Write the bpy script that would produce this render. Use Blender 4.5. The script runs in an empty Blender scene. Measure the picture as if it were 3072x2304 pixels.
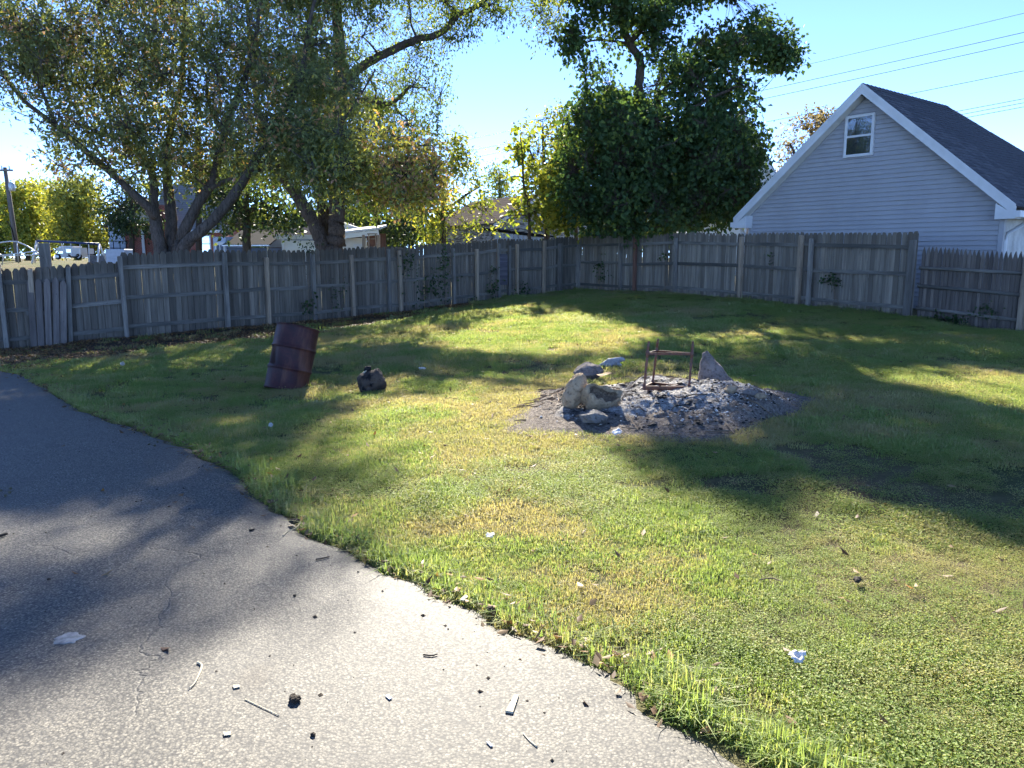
import bpy, math, random
import numpy as np
from mathutils import Vector, Matrix, noise as mnoise

random.seed(7)
rng = np.random.default_rng(7)
R = math.radians
SC = bpy.context.scene
COL = SC.collection

# ------------------------------------------------------------------ camera
FPX, PITCH, CZ = 2307.0, R(9.4), 1.65          # focal length in photo pixels, tilt down, eye height
cam_d = bpy.data.cameras.new('camera')
cam = bpy.data.objects.new('camera', cam_d)
COL.objects.link(cam)
cam_d.sensor_width = 36.0
cam_d.lens = FPX / 3072.0 * 36.0
cam_d.clip_start, cam_d.clip_end = 0.05, 3000.0
cam.location = (0, 0, CZ)
cam.rotation_euler = (R(90) - PITCH, 0, 0)
SC.camera = cam

# ------------------------------------------------------------------ sky, sun, exposure
SUN_AZ, SUN_EL = R(-3.0), R(32.0)             # azimuth from +Y towards +X
w = bpy.data.worlds.new('World'); SC.world = w; w.use_nodes = True
nt = w.node_tree; nt.nodes.clear()
sky = nt.nodes.new('ShaderNodeTexSky'); sky.sky_type = 'NISHITA'; sky.sun_disc = False
sky.sun_elevation = SUN_EL; sky.sun_rotation = SUN_AZ % (2 * math.pi)
sky.altitude = 200; sky.air_density = 0.24; sky.dust_density = 0.0; sky.ozone_density = 3.5
bg = nt.nodes.new('ShaderNodeBackground'); bg.inputs['Strength'].default_value = 0.148
out = nt.nodes.new('ShaderNodeOutputWorld')
nt.links.new(sky.outputs[0], bg.inputs[0]); nt.links.new(bg.outputs[0], out.inputs[0])
sd = bpy.data.lights.new('sun', 'SUN'); sd.energy = 4.3; sd.angle = R(0.55); sd.color = (1.0, 0.93, 0.80)
so = bpy.data.objects.new('sun', sd); COL.objects.link(so)
SUNV = Vector((math.sin(SUN_AZ) * math.cos(SUN_EL), math.cos(SUN_AZ) * math.cos(SUN_EL), math.sin(SUN_EL)))
so.rotation_euler = SUNV.to_track_quat('Z', 'Y').to_euler()
so.location = SUNV * 60
SC.view_settings.view_transform = 'Standard'; SC.view_settings.look = 'None'
SC.view_settings.exposure = 2.28; SC.view_settings.gamma = 1.0
SC.view_settings.use_curve_mapping = False
SC.render.engine = 'CYCLES'
SC.cycles.max_bounces = 6; SC.cycles.diffuse_bounces = 3; SC.cycles.glossy_bounces = 2; SC.cycles.transmission_bounces = 3; SC.cycles.transparent_max_bounces = 8
SC.cycles.use_denoising = True; SC.cycles.use_adaptive_sampling = True; SC.cycles.adaptive_threshold = 0.03
SC.cycles.sample_clamp_indirect = 6.0

# ------------------------------------------------------------------ site geometry helpers
CP, SP = math.cos(PITCH), math.sin(PITCH)
def at(px, py, Y):
    """point at distance Y down the site on the sight line through a photo pixel (survey helper)"""
    xc, yc = (px - 1536) / FPX, -(py - 1152) / FPX
    d = Vector((xc, CP + yc * SP, -SP + yc * CP))
    return Vector((0, 0, CZ)) + d * (Y / d.y)
def to_px(p):
    """world points (n,3) -> photo pixels"""
    p = np.asarray(p, float).reshape(-1, 3); z = p[:, 2] - CZ
    wv = p[:, 1] * CP - z * SP; u = p[:, 1] * SP + z * CP
    wv = np.where(np.abs(wv) < 1e-3, 1e-3, wv)
    return 1536 + FPX * p[:, 0] / wv, 1152 - FPX * u / wv, wv

CTRL = np.array([(-13, 14, -.33), (-10.43, 15.8, -.25), (-8.4, 16.7, -.10), (-6.76, 18.2, -.03), (-5.19, 20.1, 0.0), (-3.47, 21.7, .08),
                 (-1.71, 22.7, .23), (0.3, 24.8, .38), (2.28, 26.9, .51), (4.91, 23.2, .53), (6.44, 21.5, .46), (7.59, 19.2, .41), (8.67, 16.7, .34),
                 (9.87, 14.9, .22), (-3.2, 10.6, -.11), (-6, 9, -.08), (0, 0, 0), (0, 4, 0), (-4, 3, 0), (4, 3, .0), (1.7, 8.3, .06), (4, 9, .1),
                 (0, 13, .06), (3, 16, .25), (6, 13, .2), (-8, 12, -.13), (8, 6, .05), (12, 20, .45), (14, 30, .7), (-10, -8, 0), (10, -8, 0),
                 (-14, 24, .1), (-4, 30, .45), (8, 34, .8), (-30, 58, 1.38), (-12, 60, 1.4), (10, 55, 1.4), (35, 50, 1.3), (0, 110, 1.5), (-60, 110, 1.5), (60, 110, 1.5)], float)
def gz(x, y):
    x = np.asarray(x, float); y = np.asarray(y, float); sh = np.broadcast(x, y).shape
    X = np.broadcast_to(x, sh).ravel()[:, None]; Yv = np.broadcast_to(y, sh).ravel()[:, None]
    d2 = (X - CTRL[None, :, 0]) ** 2 + (Yv - CTRL[None, :, 1]) ** 2
    wgt = 1.0 / (d2 + 0.9) ** 1.6
    z = (wgt * CTRL[None, :, 2]).sum(1) / wgt.sum(1)
    return z.reshape(sh) if sh else float(z[0])
def g1(x, y): return float(gz(np.array([x]), np.array([y]))[0])
def ground(px, py):
    """ground point seen at a photo pixel"""
    lo = 1.5
    Y = lo
    prev = None
    while Y < 80:
        p = at(px, py, Y); h = p.z - g1(p.x, p.y)
        if h <= 0:
            a, b = prev, Y
            for _ in range(12):
                m = (a + b) / 2; q = at(px, py, m)
                if q.z - g1(q.x, q.y) > 0: a = m
                else: b = m
            q = at(px, py, (a + b) / 2); return Vector((q.x, q.y, g1(q.x, q.y)))
        prev = Y; Y += 0.25
    return at(px, py, 60)
D2 = 3072 / 2212.0
def gd(dx, dy): return ground(dx * D2, dy * D2)

def in_poly(px, py, poly):
    px = np.asarray(px); py = np.asarray(py); ins = np.zeros(px.shape, bool); n = len(poly); j = n - 1
    for i in range(n):
        xi, yi = poly[i]; xj, yj = poly[j]
        c = ((yi > py) != (yj > py)) & (px < (xj - xi) * (py - yi) / ((yj - yi) if yj != yi else 1e-9) + xi)
        ins ^= c; j = i
    return ins

# smooth 2D/3D value noise in numpy
_perm = np.random.default_rng(3).random(65536)
def _h(ix, iy, iz): return _perm[((ix * 73856093) ^ (iy * 19349663) ^ (iz * 83492791)) & 65535]
def vnoise(p, s=1.0):
    q = np.asarray(p, float) * s; i = np.floor(q).astype(np.int64); fr = q - i; fr = fr * fr * (3 - 2 * fr); r = 0
    for dx in (0, 1):
        for dy in (0, 1):
            for dz in (0, 1):
                wgt = (fr[:, 0] if dx else 1 - fr[:, 0]) * (fr[:, 1] if dy else 1 - fr[:, 1]) * (fr[:, 2] if dz else 1 - fr[:, 2])
                r = r + wgt * _h(i[:, 0] + dx, i[:, 1] + dy, i[:, 2] + dz)
    return r
def n2(x, y, s=1.0, z=0.0): return vnoise(np.stack([x, y, np.full_like(x, z)], 1), s)

# ------------------------------------------------------------------ object helpers
def tag(o, label=None, cat=None, group=None, kind=None):
    if label: o['label'] = label
    if cat: o['category'] = cat
    if group: o['group'] = group
    if kind: o['kind'] = kind
    return o
def empty(name, loc=(0, 0, 0), rz=0.0, label=None, cat=None, group=None):
    o = bpy.data.objects.new(name, None); COL.objects.link(o); o.location = loc; o.rotation_euler = (0, 0, rz)
    o.empty_display_size = 0.2
    return tag(o, label, cat, group)
def link(name, me, mat=None, parent=None, loc=None, rot=None, scale=None):
    o = bpy.data.objects.new(name, me); COL.objects.link(o)
    if mat is not None and len(me.materials) == 0: me.materials.append(mat)
    if parent: o.parent = parent
    if loc is not None: o.location = loc
    if rot is not None: o.rotation_euler = rot
    if scale is not None: o.scale = scale
    return o
def fast_mesh(name, v, f, tint=None, smooth=False):
    v = np.asarray(v, np.float32).reshape(-1, 3); f = np.asarray(f, np.int32); n, k = f.shape
    me = bpy.data.meshes.new(name)
    me.vertices.add(len(v)); me.vertices.foreach_set('co', v.ravel())
    me.loops.add(n * k); me.loops.foreach_set('vertex_index', f.ravel())
    me.polygons.add(n); me.polygons.foreach_set('loop_start', np.arange(0, n * k, k, dtype=np.int32))
    if smooth: me.polygons.foreach_set('use_smooth', np.ones(n, bool))
    me.update(calc_edges=True)
    if tint is not None:
        a = me.attributes.new('tint', 'FLOAT', 'FACE'); a.data.foreach_set('value', np.asarray(tint, np.float32))
    return me

class MB:
    def __init__(s): s.v = []; s.f = []
    def add(s, vs, fs):
        o = len(s.v); s.v += [tuple(q) for q in vs]; s.f += [tuple(i + o for i in q) for q in fs]; return s
    def box(s, a, b):
        (x0, y0, z0), (x1, y1, z1) = a, b
        return s.add([(x0, y0, z0), (x1, y0, z0), (x1, y1, z0), (x0, y1, z0), (x0, y0, z1), (x1, y0, z1), (x1, y1, z1), (x0, y1, z1)],
                     [(0, 3, 2, 1), (4, 5, 6, 7), (0, 1, 5, 4), (1, 2, 6, 5), (2, 3, 7, 6), (3, 0, 4, 7)])
    def bar(s, p, q, wd, th, up=(0, 0, 1)):
        p, q = Vector(p), Vector(q); d = (q - p).normalized(); u = Vector(up); sd_ = d.cross(u)
        if sd_.length < 1e-4: sd_ = d.cross(Vector((1, 0, 0)))
        sd_.normalize(); u2 = sd_.cross(d).normalized(); vs = []
        for c in (p, q):
            for a, b in ((-1, -1), (1, -1), (1, 1), (-1, 1)): vs.append(c + sd_ * (a * wd / 2) + u2 * (b * th / 2))
        return s.add(vs, [(0, 1, 2, 3), (7, 6, 5, 4), (0, 4, 5, 1), (1, 5, 6, 2), (2, 6, 7, 3), (3, 7, 4, 0)])
    def tube(s, pts, rads, n=8, cap=True, jit=0.0):
        pts = [Vector(p) for p in pts]; m = len(pts); vs = []; fs = []; ref = Vector((0.3, 0.2, 1)).normalized()
        for i, p in enumerate(pts):
            d = (pts[min(i + 1, m - 1)] - pts[max(i - 1, 0)]); d = d.normalized() if d.length > 1e-6 else Vector((0, 0, 1))
            a = d.cross(ref)
            if a.length < 0.05: a = d.cross(Vector((1, 0, 0)))
            a.normalize(); b = d.cross(a)
            for k in range(n):
                t = 2 * math.pi * k / n; r = rads[i] * (1 + (random.uniform(-jit, jit) if jit else 0))
                vs.append(p + a * (math.cos(t) * r) + b * (math.sin(t) * r))
        for i in range(m - 1):
            for k in range(n):
                fs.append((i * n + k, i * n + (k + 1) % n, (i + 1) * n + (k + 1) % n, (i + 1) * n + k))
        if cap: fs.append(tuple(range(n - 1, -1, -1))); fs.append(tuple((m - 1) * n + k for k in range(n)))
        return s.add(vs, fs)
    def prism(s, poly, y0, y1):
        n = len(poly)
        return s.add([(x, y0, z) for x, z in poly] + [(x, y1, z) for x, z in poly],
                     [tuple(range(n)), tuple(range(2 * n - 1, n - 1, -1))] + [(i, i + n, (i + 1) % n + n, (i + 1) % n) for i in range(n)])
    def lathe(s, prof, n=16, M=None):
        vs = []; fs = []
        for r, z in prof:
            for k in range(n):
                t = 2 * math.pi * k / n; q = Vector((r * math.cos(t), r * math.sin(t), z)); vs.append(M @ q if M else q)
        for i in range(len(prof) - 1):
            for k in range(n): fs.append((i * n + k, i * n + (k + 1) % n, (i + 1) * n + (k + 1) % n, (i + 1) * n + k))
        return s.add(vs, fs)
    def mesh(s, name, smooth=False):
        me = bpy.data.meshes.new(name); me.from_pydata(s.v, [], s.f); me.update()
        if smooth: me.polygons.foreach_set('use_smooth', np.ones(len(me.polygons), bool))
        return me
    def build(s, name, mat, parent=None, smooth=False, loc=None, rot=None):
        return link(name, s.mesh(name, smooth), mat, parent, loc, rot)
def bevel(o, wdt=0.01, seg=1):
    m = o.modifiers.new('bevel', 'BEVEL'); m.width = wdt; m.segments = seg; m.limit_method = 'ANGLE'; return o

# ------------------------------------------------------------------ materials
def newmat(name):
    m = bpy.data.materials.new(name); m.use_nodes = True; t = m.node_tree; t.nodes.clear()
    o = t.nodes.new('ShaderNodeOutputMaterial'); return m, t, o
def N(t, typ, **kw):
    n = t.nodes.new(typ)
    for k, v in kw.items():
        if k.startswith('i_'):
            key = k[2:].replace('_', ' ')
            n.inputs[int(key) if key.isdigit() else key].default_value = v
        else: setattr(n, k, v)
    return n
def L(t, a, b): t.links.new(a, b)
def ramp(t, fac, stops):
    r = t.nodes.new('ShaderNodeValToRGB'); e = r.color_ramp.elements
    while len(e) < len(stops): e.new(0.5)
    for i, (p, c) in enumerate(stops): e[i].position = p; e[i].color = (*c, 1)
    L(t, fac, r.inputs[0]); return r.outputs[0]
def mixc(t, fac, a, b, mode='MIX'):
    m = t.nodes.new('ShaderNodeMix'); m.data_type = 'RGBA'; m.blend_type = mode
    if isinstance(fac, (int, float)): m.inputs[0].default_value = fac
    else: L(t, fac, m.inputs[0])
    for s_, v in ((6, a), (7, b)):
        if isinstance(v, tuple): m.inputs[s_].default_value = (*v, 1)
        else: L(t, v, m.inputs[s_])
    return m.outputs[2]
def vmath(t, op, a, b):
    m = t.nodes.new('ShaderNodeVectorMath'); m.operation = op
    for i, v in enumerate((a, b)):
        if isinstance(v, tuple): m.inputs[i].default_value = v
        else: L(t, v, m.inputs[i])
    return m.outputs[0]
def fmath(t, op, a, b=0.0, clamp=False):
    m = t.nodes.new('ShaderNodeMath'); m.operation = op; m.use_clamp = clamp
    for i, v in enumerate((a, b)):
        if isinstance(v, (int, float)): m.inputs[i].default_value = v
        else: L(t, v, m.inputs[i])
    return m.outputs[0]
def noise(t, vec, scale, detail=4, rough=0.55, dist=0.0):
    n = t.nodes.new('ShaderNodeTexNoise'); n.inputs['Scale'].default_value = scale; n.inputs['Detail'].default_value = detail
    n.inputs['Roughness'].default_value = rough; n.inputs['Distortion'].default_value = dist
    if vec is not None: L(t, vec, n.inputs['Vector'])
    return n.outputs[0]
def nzc(t, vec, scale, detail=4):
    n = t.nodes.new('ShaderNodeTexNoise'); n.inputs['Scale'].default_value = scale; n.inputs['Detail'].default_value = detail; L(t, vec, n.inputs['Vector']); return n.outputs['Color']
def bump(t, h, strength=0.3, dist=0.01):
    b = t.nodes.new('ShaderNodeBump'); b.inputs['Strength'].default_value = strength; b.inputs['Distance'].default_value = dist
    L(t, h, b.inputs['Height']); return b.outputs[0]
def princ(t, o, color, rough=0.7, normal=None, metal=0.0, spec=0.3):
    b = t.nodes.new('ShaderNodeBsdfPrincipled')
    if isinstance(color, tuple): b.inputs['Base Color'].default_value = (*color, 1)
    else: L(t, color, b.inputs['Base Color'])
    if isinstance(rough, (int, float)): b.inputs['Roughness'].default_value = rough
    else: L(t, rough, b.inputs['Roughness'])
    b.inputs['Metallic'].default_value = metal; b.inputs['Specular IOR Level'].default_value = spec
    if normal is not None: L(t, normal, b.inputs['Normal'])
    L(t, b.outputs[0], o.inputs[0]); return b
def objco(t): return N(t, 'ShaderNodeTexCoord').outputs['Object']
def wpos(t): return N(t, 'ShaderNodeNewGeometry').outputs['Position']
def orand(t): return N(t, 'ShaderNodeObjectInfo').outputs['Random']

def m_plain(name, c, rough=0.6, var=0.12, scale=6.0, metal=0.0, spec=0.3, bmp=0.0):
    m, t, o = newmat(name); co = objco(t); n = noise(t, co, scale, 5)
    d = tuple(x * (1 - var * 2) for x in c); u = tuple(min(1, x * (1 + var)) for x in c)
    col = ramp(t, n, [(0.3, d), (0.7, u)])
    princ(t, o, col, rough, bump(t, noise(t, co, scale * 6, 4), bmp, 0.01) if bmp else None, metal, spec); return m

def m_wood(name, c0, c1, stain=(0.05, 0.045, 0.04), axis=2, grain=1.0, stain_amt=0.7, mould=0.0):
    """weathered board: grain runs along one local axis, every board its own tone"""
    m, t, o = newmat(name); co = objco(t); rnd = orand(t)
    off = N(t, 'ShaderNodeCombineXYZ'); L(t, fmath(t, 'MULTIPLY', rnd, 37.0), off.inputs[0]); L(t, fmath(t, 'MULTIPLY', rnd, 91.0), off.inputs[2])
    v = vmath(t, 'ADD', co, off.outputs[0])
    st = [1.0, 1.0, 1.0]; st[axis] = 0.045
    gr = noise(t, vmath(t, 'MULTIPLY', v, tuple(x * 60 * grain for x in st)), 1.0, 6, 0.65, 0.4)
    broad = [6.0, 6.0, 6.0]; broad[axis] = 0.9
    blot = noise(t, vmath(t, 'MULTIPLY', v, tuple(broad)), 1.0, 4, 0.6)
    base = mixc(t, rnd, c0, c1)
    rnd2 = fmath(t, 'FRACT', fmath(t, 'MULTIPLY', rnd, 17.31)); base = mixc(t, fmath(t, 'MULTIPLY', fmath(t, 'POWER', rnd2, 3.0), 0.75), base, tuple(x * 0.42 for x in c1)); streak = [11.0, 11.0, 11.0]; streak[axis] = 0.8
    stk = noise(t, vmath(t, 'MULTIPLY', v, tuple(streak)), 1.0, 3, 0.6); base = mixc(t, ramp(t, stk, [(0.36, (0.6, 0.6, 0.6)), (0.56, (0, 0, 0))]), base, tuple(x * 0.45 for x in c1))
    col = mixc(t, ramp(t, gr, [(0.32, (0, 0, 0)), (0.62, (1, 1, 1))]), mixc(t, 0.55, base, stain), base)
    col = mixc(t, fmath(t, 'MULTIPLY', ramp(t, blot, [(0.45, (0, 0, 0)), (0.75, (1, 1, 1))]), stain_amt), col, stain)
    kn = N(t, 'ShaderNodeTexVoronoi'); kn.inputs['Scale'].default_value = 1.0
    ks = [14.0, 14.0, 14.0]; ks[axis] = 4.0
    L(t, vmath(t, 'MULTIPLY', v, tuple(ks)), kn.inputs['Vector'])
    col = mixc(t, ramp(t, kn.outputs['Distance'], [(0.05, (0.8, 0.8, 0.8)), (0.12, (0, 0, 0))]), col, stain)
    if mould:                                                        # black mould on the exposed board tops and splash dirt at the foot
        sz = N(t, 'ShaderNodeSeparateXYZ'); L(t, co, sz.inputs[0]); hz = fmath(t, 'ADD', sz.outputs[2], fmath(t, 'MULTIPLY', fmath(t, 'SUBTRACT', blot, 0.5), 0.22))
        mk = ramp(t, hz, [(0.0, (0.7, 0.7, 0.7)), (0.10, (0, 0, 0)), (0.76, (0, 0, 0)), (0.90, (1, 1, 1))]); col = mixc(t, fmath(t, 'MULTIPLY', mk, mould), col, stain)
    princ(t, o, col, 0.85, bump(t, gr, 0.35, 0.004), 0, 0.15); return m

def m_bark(name, c0, c1, scale=1.0):
    m, t, o = newmat(name); co = wpos(t)
    v = vmath(t, 'MULTIPLY', co, (22 * scale, 22 * scale, 3.2 * scale))
    n = noise(t, v, 1.0, 6, 0.65, 0.8); n_b = noise(t, co, 1.3, 3)
    col = ramp(t, n, [(0.35, tuple(x * 0.45 for x in c0)), (0.6, c1)]); col = mixc(t, fmath(t, 'MULTIPLY', n_b, 0.6), col, c0)
    princ(t, o, col, 0.95, bump(t, n, 0.9, 0.03), 0, 0.1); return m

def m_leaf(name, stops, trans=0.45, gloss=0.25, attr='tint', tboost=(1.25, 1.2, 0.55)):
    m, t, o = newmat(name)
    a = N(t, 'ShaderNodeAttribute', attribute_name=attr)
    col = ramp(t, a.outputs['Fac'], stops)
    d = N(t, 'ShaderNodeBsdfPrincipled'); L(t, col, d.inputs['Base Color']); d.inputs['Roughness'].default_value = 0.55
    d.inputs['Specular IOR Level'].default_value = gloss
    tr = N(t, 'ShaderNodeBsdfTranslucent'); L(t, mixc(t, 1.0, col, tboost, 'MULTIPLY'), tr.inputs[0])
    mx = N(t, 'ShaderNodeMixShader'); mx.inputs[0].default_value = trans
    L(t, d.outputs[0], mx.inputs[1]); L(t, tr.outputs[0], mx.inputs[2]); L(t, mx.outputs[0], o.inputs[0]); return m

def m_grass(name, green, green2, dry, dry_bias=0.0, trans=0.5):
    m, t, o = newmat(name); p = wpos(t); rnd = orand(t)
    big = noise(t, vmath(t, 'MULTIPLY', p, (0.55, 0.8, 0.0)), 1.0, 4, 0.6)
    fine = noise(t, p, 9.0, 2)
    k = fmath(t, 'ADD', fmath(t, 'MULTIPLY', big, 1.5), fmath(t, 'ADD', fmath(t, 'MULTIPLY', rnd, 0.5), fmath(t, 'MULTIPLY', fine, 0.35)))
    k = fmath(t, 'ADD', k, dry_bias - 0.62)
    col = mixc(t, rnd, green, green2)
    col = mixc(t, ramp(t, k, [(0.42, (0, 0, 0)), (0.78, (1, 1, 1))]), col, dry)
    d = N(t, 'ShaderNodeBsdfPrincipled'); L(t, col, d.inputs['Base Color']); d.inputs['Roughness'].default_value = 0.5
    d.inputs['Specular IOR Level'].default_value = 0.12
    tr = N(t, 'ShaderNodeBsdfTranslucent'); L(t, mixc(t, 1.0, col, (1.35, 1.3, 0.68), 'MULTIPLY'), tr.inputs[0])
    mx = N(t, 'ShaderNodeMixShader'); mx.inputs[0].default_value = trans
    L(t, d.outputs[0], mx.inputs[1]); L(t, tr.outputs[0], mx.inputs[2]); L(t, mx.outputs[0], o.inputs[0]); return m

def m_ground():
    m, t, o = newmat('lawn soil and thatch'); p = wpos(t)
    a = noise(t, p, 0.6, 5, 0.6); b = noise(t, p, 22.0, 4, 0.7); c = noise(t, p, 120.0, 2)
    col = mixc(t, ramp(t, a, [(0.4, (0, 0, 0)), (0.62, (1, 1, 1))]), (0.10, 0.115, 0.045), (0.17, 0.135, 0.075))
    col = mixc(t, ramp(t, b, [(0.35, (0, 0, 0)), (0.65, (1, 1, 1))]), mixc(t, 0.6, col, (0.03, 0.028, 0.016)), col)
    lt_ = N(t, 'ShaderNodeAttribute', attribute_name='litter'); col = mixc(t, lt_.outputs['Fac'], col, ramp(t, b, [(0.3, (0.035, 0.028, 0.022)), (0.7, (0.10, 0.08, 0.06))]))
    princ(t, o, col, 0.95, bump(t, mixc(t, 0.5, b, c), 0.8, 0.03), 0, 0.1); return m

def m_asphalt():
    m, t, o = newmat('old worn asphalt'); p = wpos(t)
    big = noise(t, p, 0.5, 5, 0.6); mid = noise(t, p, 3.2, 5, 0.65)
    vo = N(t, 'ShaderNodeTexVoronoi'); vo.inputs['Scale'].default_value = 95.0; vo.inputs['Randomness'].default_value = 1.0; L(t, vmath(t, 'ADD', p, vmath(t, 'MULTIPLY', nzc(t, p, 40.0, 3), (0.012, 0.012, 0.0))), vo.inputs['Vector'])
    sep = N(t, 'ShaderNodeSeparateColor'); L(t, vo.outputs['Color'], sep.inputs[0])
    stone = ramp(t, sep.outputs[0], [(0.0, (0.065, 0.061, 0.053)), (0.45, (0.132, 0.121, 0.100)), (0.8, (0.195, 0.178, 0.143)), (1.0, (0.34, 0.31, 0.25))])
    v2_ = N(t, 'ShaderNodeTexVoronoi'); v2_.inputs['Scale'].default_value = 210.0; L(t, p, v2_.inputs['Vector']); sp2_ = N(t, 'ShaderNodeSeparateColor'); L(t, v2_.outputs['Color'], sp2_.inputs[0])
    stone = mixc(t, fmath(t, 'MULTIPLY', sp2_.outputs[1], 0.75), stone, ramp(t, sp2_.outputs[0], [(0.0, (0.05, 0.047, 0.042)), (0.6, (0.15, 0.138, 0.115)), (1.0, (0.36, 0.33, 0.27))]))
    col = mixc(t, ramp(t, vo.outputs['Distance'], [(0.35, (0, 0, 0)), (0.75, (1, 1, 1))]), stone, (0.035, 0.034, 0.034))
    col = mixc(t, ramp(t, mid, [(0.3, (0.3, 0.3, 0.3)), (0.6, (0, 0, 0))]), col, (0.06, 0.058, 0.056))
    col = mixc(t, ramp(t, big, [(0.35, (0.28, 0.28, 0.28)), (0.6, (0, 0, 0))]), col, (0.09, 0.085, 0.08))
    # oily brown stains
    stn = noise(t, vmath(t, 'MULTIPLY', p, (0.7, 1.1, 1)), 1.0, 4, 0.55, 0.8)
    col = mixc(t, ramp(t, stn, [(0.66, (0, 0, 0)), (0.78, (0.5, 0.5, 0.5))]), col, (0.055, 0.042, 0.032))
    # long wandering cracks
    wv = vmath(t, 'ADD', p, vmath(t, 'MULTIPLY', nzc(t, p, 1.7, 6), (0.9, 0.9, 0)))
    cr = N(t, 'ShaderNodeTexVoronoi'); cr.feature = 'DISTANCE_TO_EDGE'; cr.inputs['Scale'].default_value = 0.55; L(t, wv, cr.inputs['Vector'])
    gate = ramp(t, noise(t, p, 0.8, 2), [(0.50, (0, 0, 0)), (0.60, (0.65, 0.65, 0.65))])
    ck = mixc(t, 1.0, ramp(t, cr.outputs[0], [(0.0006, (1, 1, 1)), (0.0026, (0, 0, 0))]), gate, 'MULTIPLY')
    col = mixc(t, ck, col, (0.05, 0.047, 0.044))
    h = mixc(t, 0.7, fmath(t, 'SUBTRACT', 1.0, vo.outputs['Distance']), mid)
    princ(t, o, col, 0.72, bump(t, fmath(t, 'SUBTRACT', h, fmath(t, 'MULTIPLY', ck, 2.0)), 0.55, 0.006), 0, 0.35); return m

def m_brick():
    m, t, o = newmat('red brick'); b = N(t, 'ShaderNodeTexBrick'); co = objco(t)
    sw = N(t, 'ShaderNodeSeparateXYZ'); L(t, co, sw.inputs[0]); cb = N(t, 'ShaderNodeCombineXYZ')
    L(t, fmath(t, 'ADD', sw.outputs[0], sw.outputs[1]), cb.inputs[0]); L(t, sw.outputs[2], cb.inputs[1]); L(t, cb.outputs[0], b.inputs['Vector'])
    b.inputs['Scale'].default_value = 1.0; b.inputs['Brick Width'].default_value = 0.22; b.inputs['Row Height'].default_value = 0.075; b.inputs['Mortar Size'].default_value = 0.008
    b.inputs['Color1'].default_value = (0.32, 0.085, 0.055, 1); b.inputs['Color2'].default_value = (0.22, 0.06, 0.045, 1); b.inputs['Mortar'].default_value = (0.3, 0.22, 0.19, 1)
    princ(t, o, b.outputs[0], 0.85, None, 0, 0.15); return m

def m_shingle(name, c, c2):
    m, t, o = newmat(name); rnd = orand(t); co = wpos(t)
    col = mixc(t, rnd, c, c2); n = noise(t, co, 30.0, 3)
    col = mixc(t, ramp(t, n, [(0.35, (0.5, 0.5, 0.5)), (0.6, (0, 0, 0))]), col, tuple(x * 0.5 for x in c))
    princ(t, o, col, 0.85, bump(t, noise(t, co, 300.0, 2), 0.3, 0.003), 0, 0.25); return m
def m_roofrows(name, c, c2, row=0.14, axis='Y'):
    """far roof: courses too small to pick apart"""
    m, t, o = newmat(name); co = objco(t); wv = N(t, 'ShaderNodeTexWave'); wv.bands_direction = 'Z'; wv.wave_profile = 'SAW'
    wv.inputs['Scale'].default_value = 0.314 / row; wv.inputs['Distortion'].default_value = 0.6; wv.inputs['Detail Scale'].default_value = 3.0
    L(t, co, wv.inputs['Vector']); n = noise(t, co, 5.0, 4)
    col = mixc(t, n, c, c2); col = mixc(t, ramp(t, wv.outputs['Fac'], [(0.0, (0.6, 0.6, 0.6)), (0.25, (0, 0, 0))]), col, tuple(x * 0.4 for x in c))
    princ(t, o, col, 0.95, None, 0, 0.0); return m
def m_siding(name, c, dirt, amt=0.3, dscale=1.2):
    m, t, o = newmat(name); p = wpos(t); n = noise(t, vmath(t, 'MULTIPLY', p, (1, 1, 0.5)), dscale, 5, 0.65)
    n_f = noise(t, vmath(t, 'MULTIPLY', p, (3, 3, 40)), 1.0, 3)
    col = mixc(t, fmath(t, 'MULTIPLY', ramp(t, n, [(0.4, (0, 0, 0)), (0.7, (1, 1, 1))]), amt), c, dirt)
    princ(t, o, col, 0.5, bump(t, n_f, 0.08, 0.003), 0, 0.35); return m
def m_peel():
    m, t, o = newmat('peeling white paint'); p = objco(t)
    n = noise(t, vmath(t, 'MULTIPLY', p, (2.2, 2.2, 9.0)), 1.0, 6, 0.7, 0.5)
    col = ramp(t, n, [(0.46, (0.12, 0.11, 0.10)), (0.52, (0.42, 0.40, 0.37))]); princ(t, o, col, 0.8, None, 0, 0.2); return m
def m_rust():
    m, t, o = newmat('rusted drum steel'); p = objco(t)
    n = noise(t, p, 3.0, 6, 0.65, 0.6); n_b = noise(t, p, 14.0, 5, 0.7); n_c = noise(t, vmath(t, 'MULTIPLY', p, (6, 6, 1.2)), 1.0, 5, 0.6)
    col = ramp(t, n, [(0.3, (0.020, 0.009, 0.012)), (0.5, (0.050, 0.016, 0.018)), (0.68, (0.085, 0.026, 0.022))])
    col = mixc(t, ramp(t, n_b, [(0.5, (0, 0, 0)), (0.72, (0.7, 0.7, 0.7))]), col, (0.02, 0.012, 0.016))
    col = mixc(t, ramp(t, n_c, [(0.52, (0, 0, 0)), (0.68, (0.7, 0.7, 0.7))]), col, (0.15, 0.065, 0.04))
    princ(t, o, col, 0.5, bump(t, n_b, 0.3, 0.005), 0.12, 0.3); return m
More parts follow.
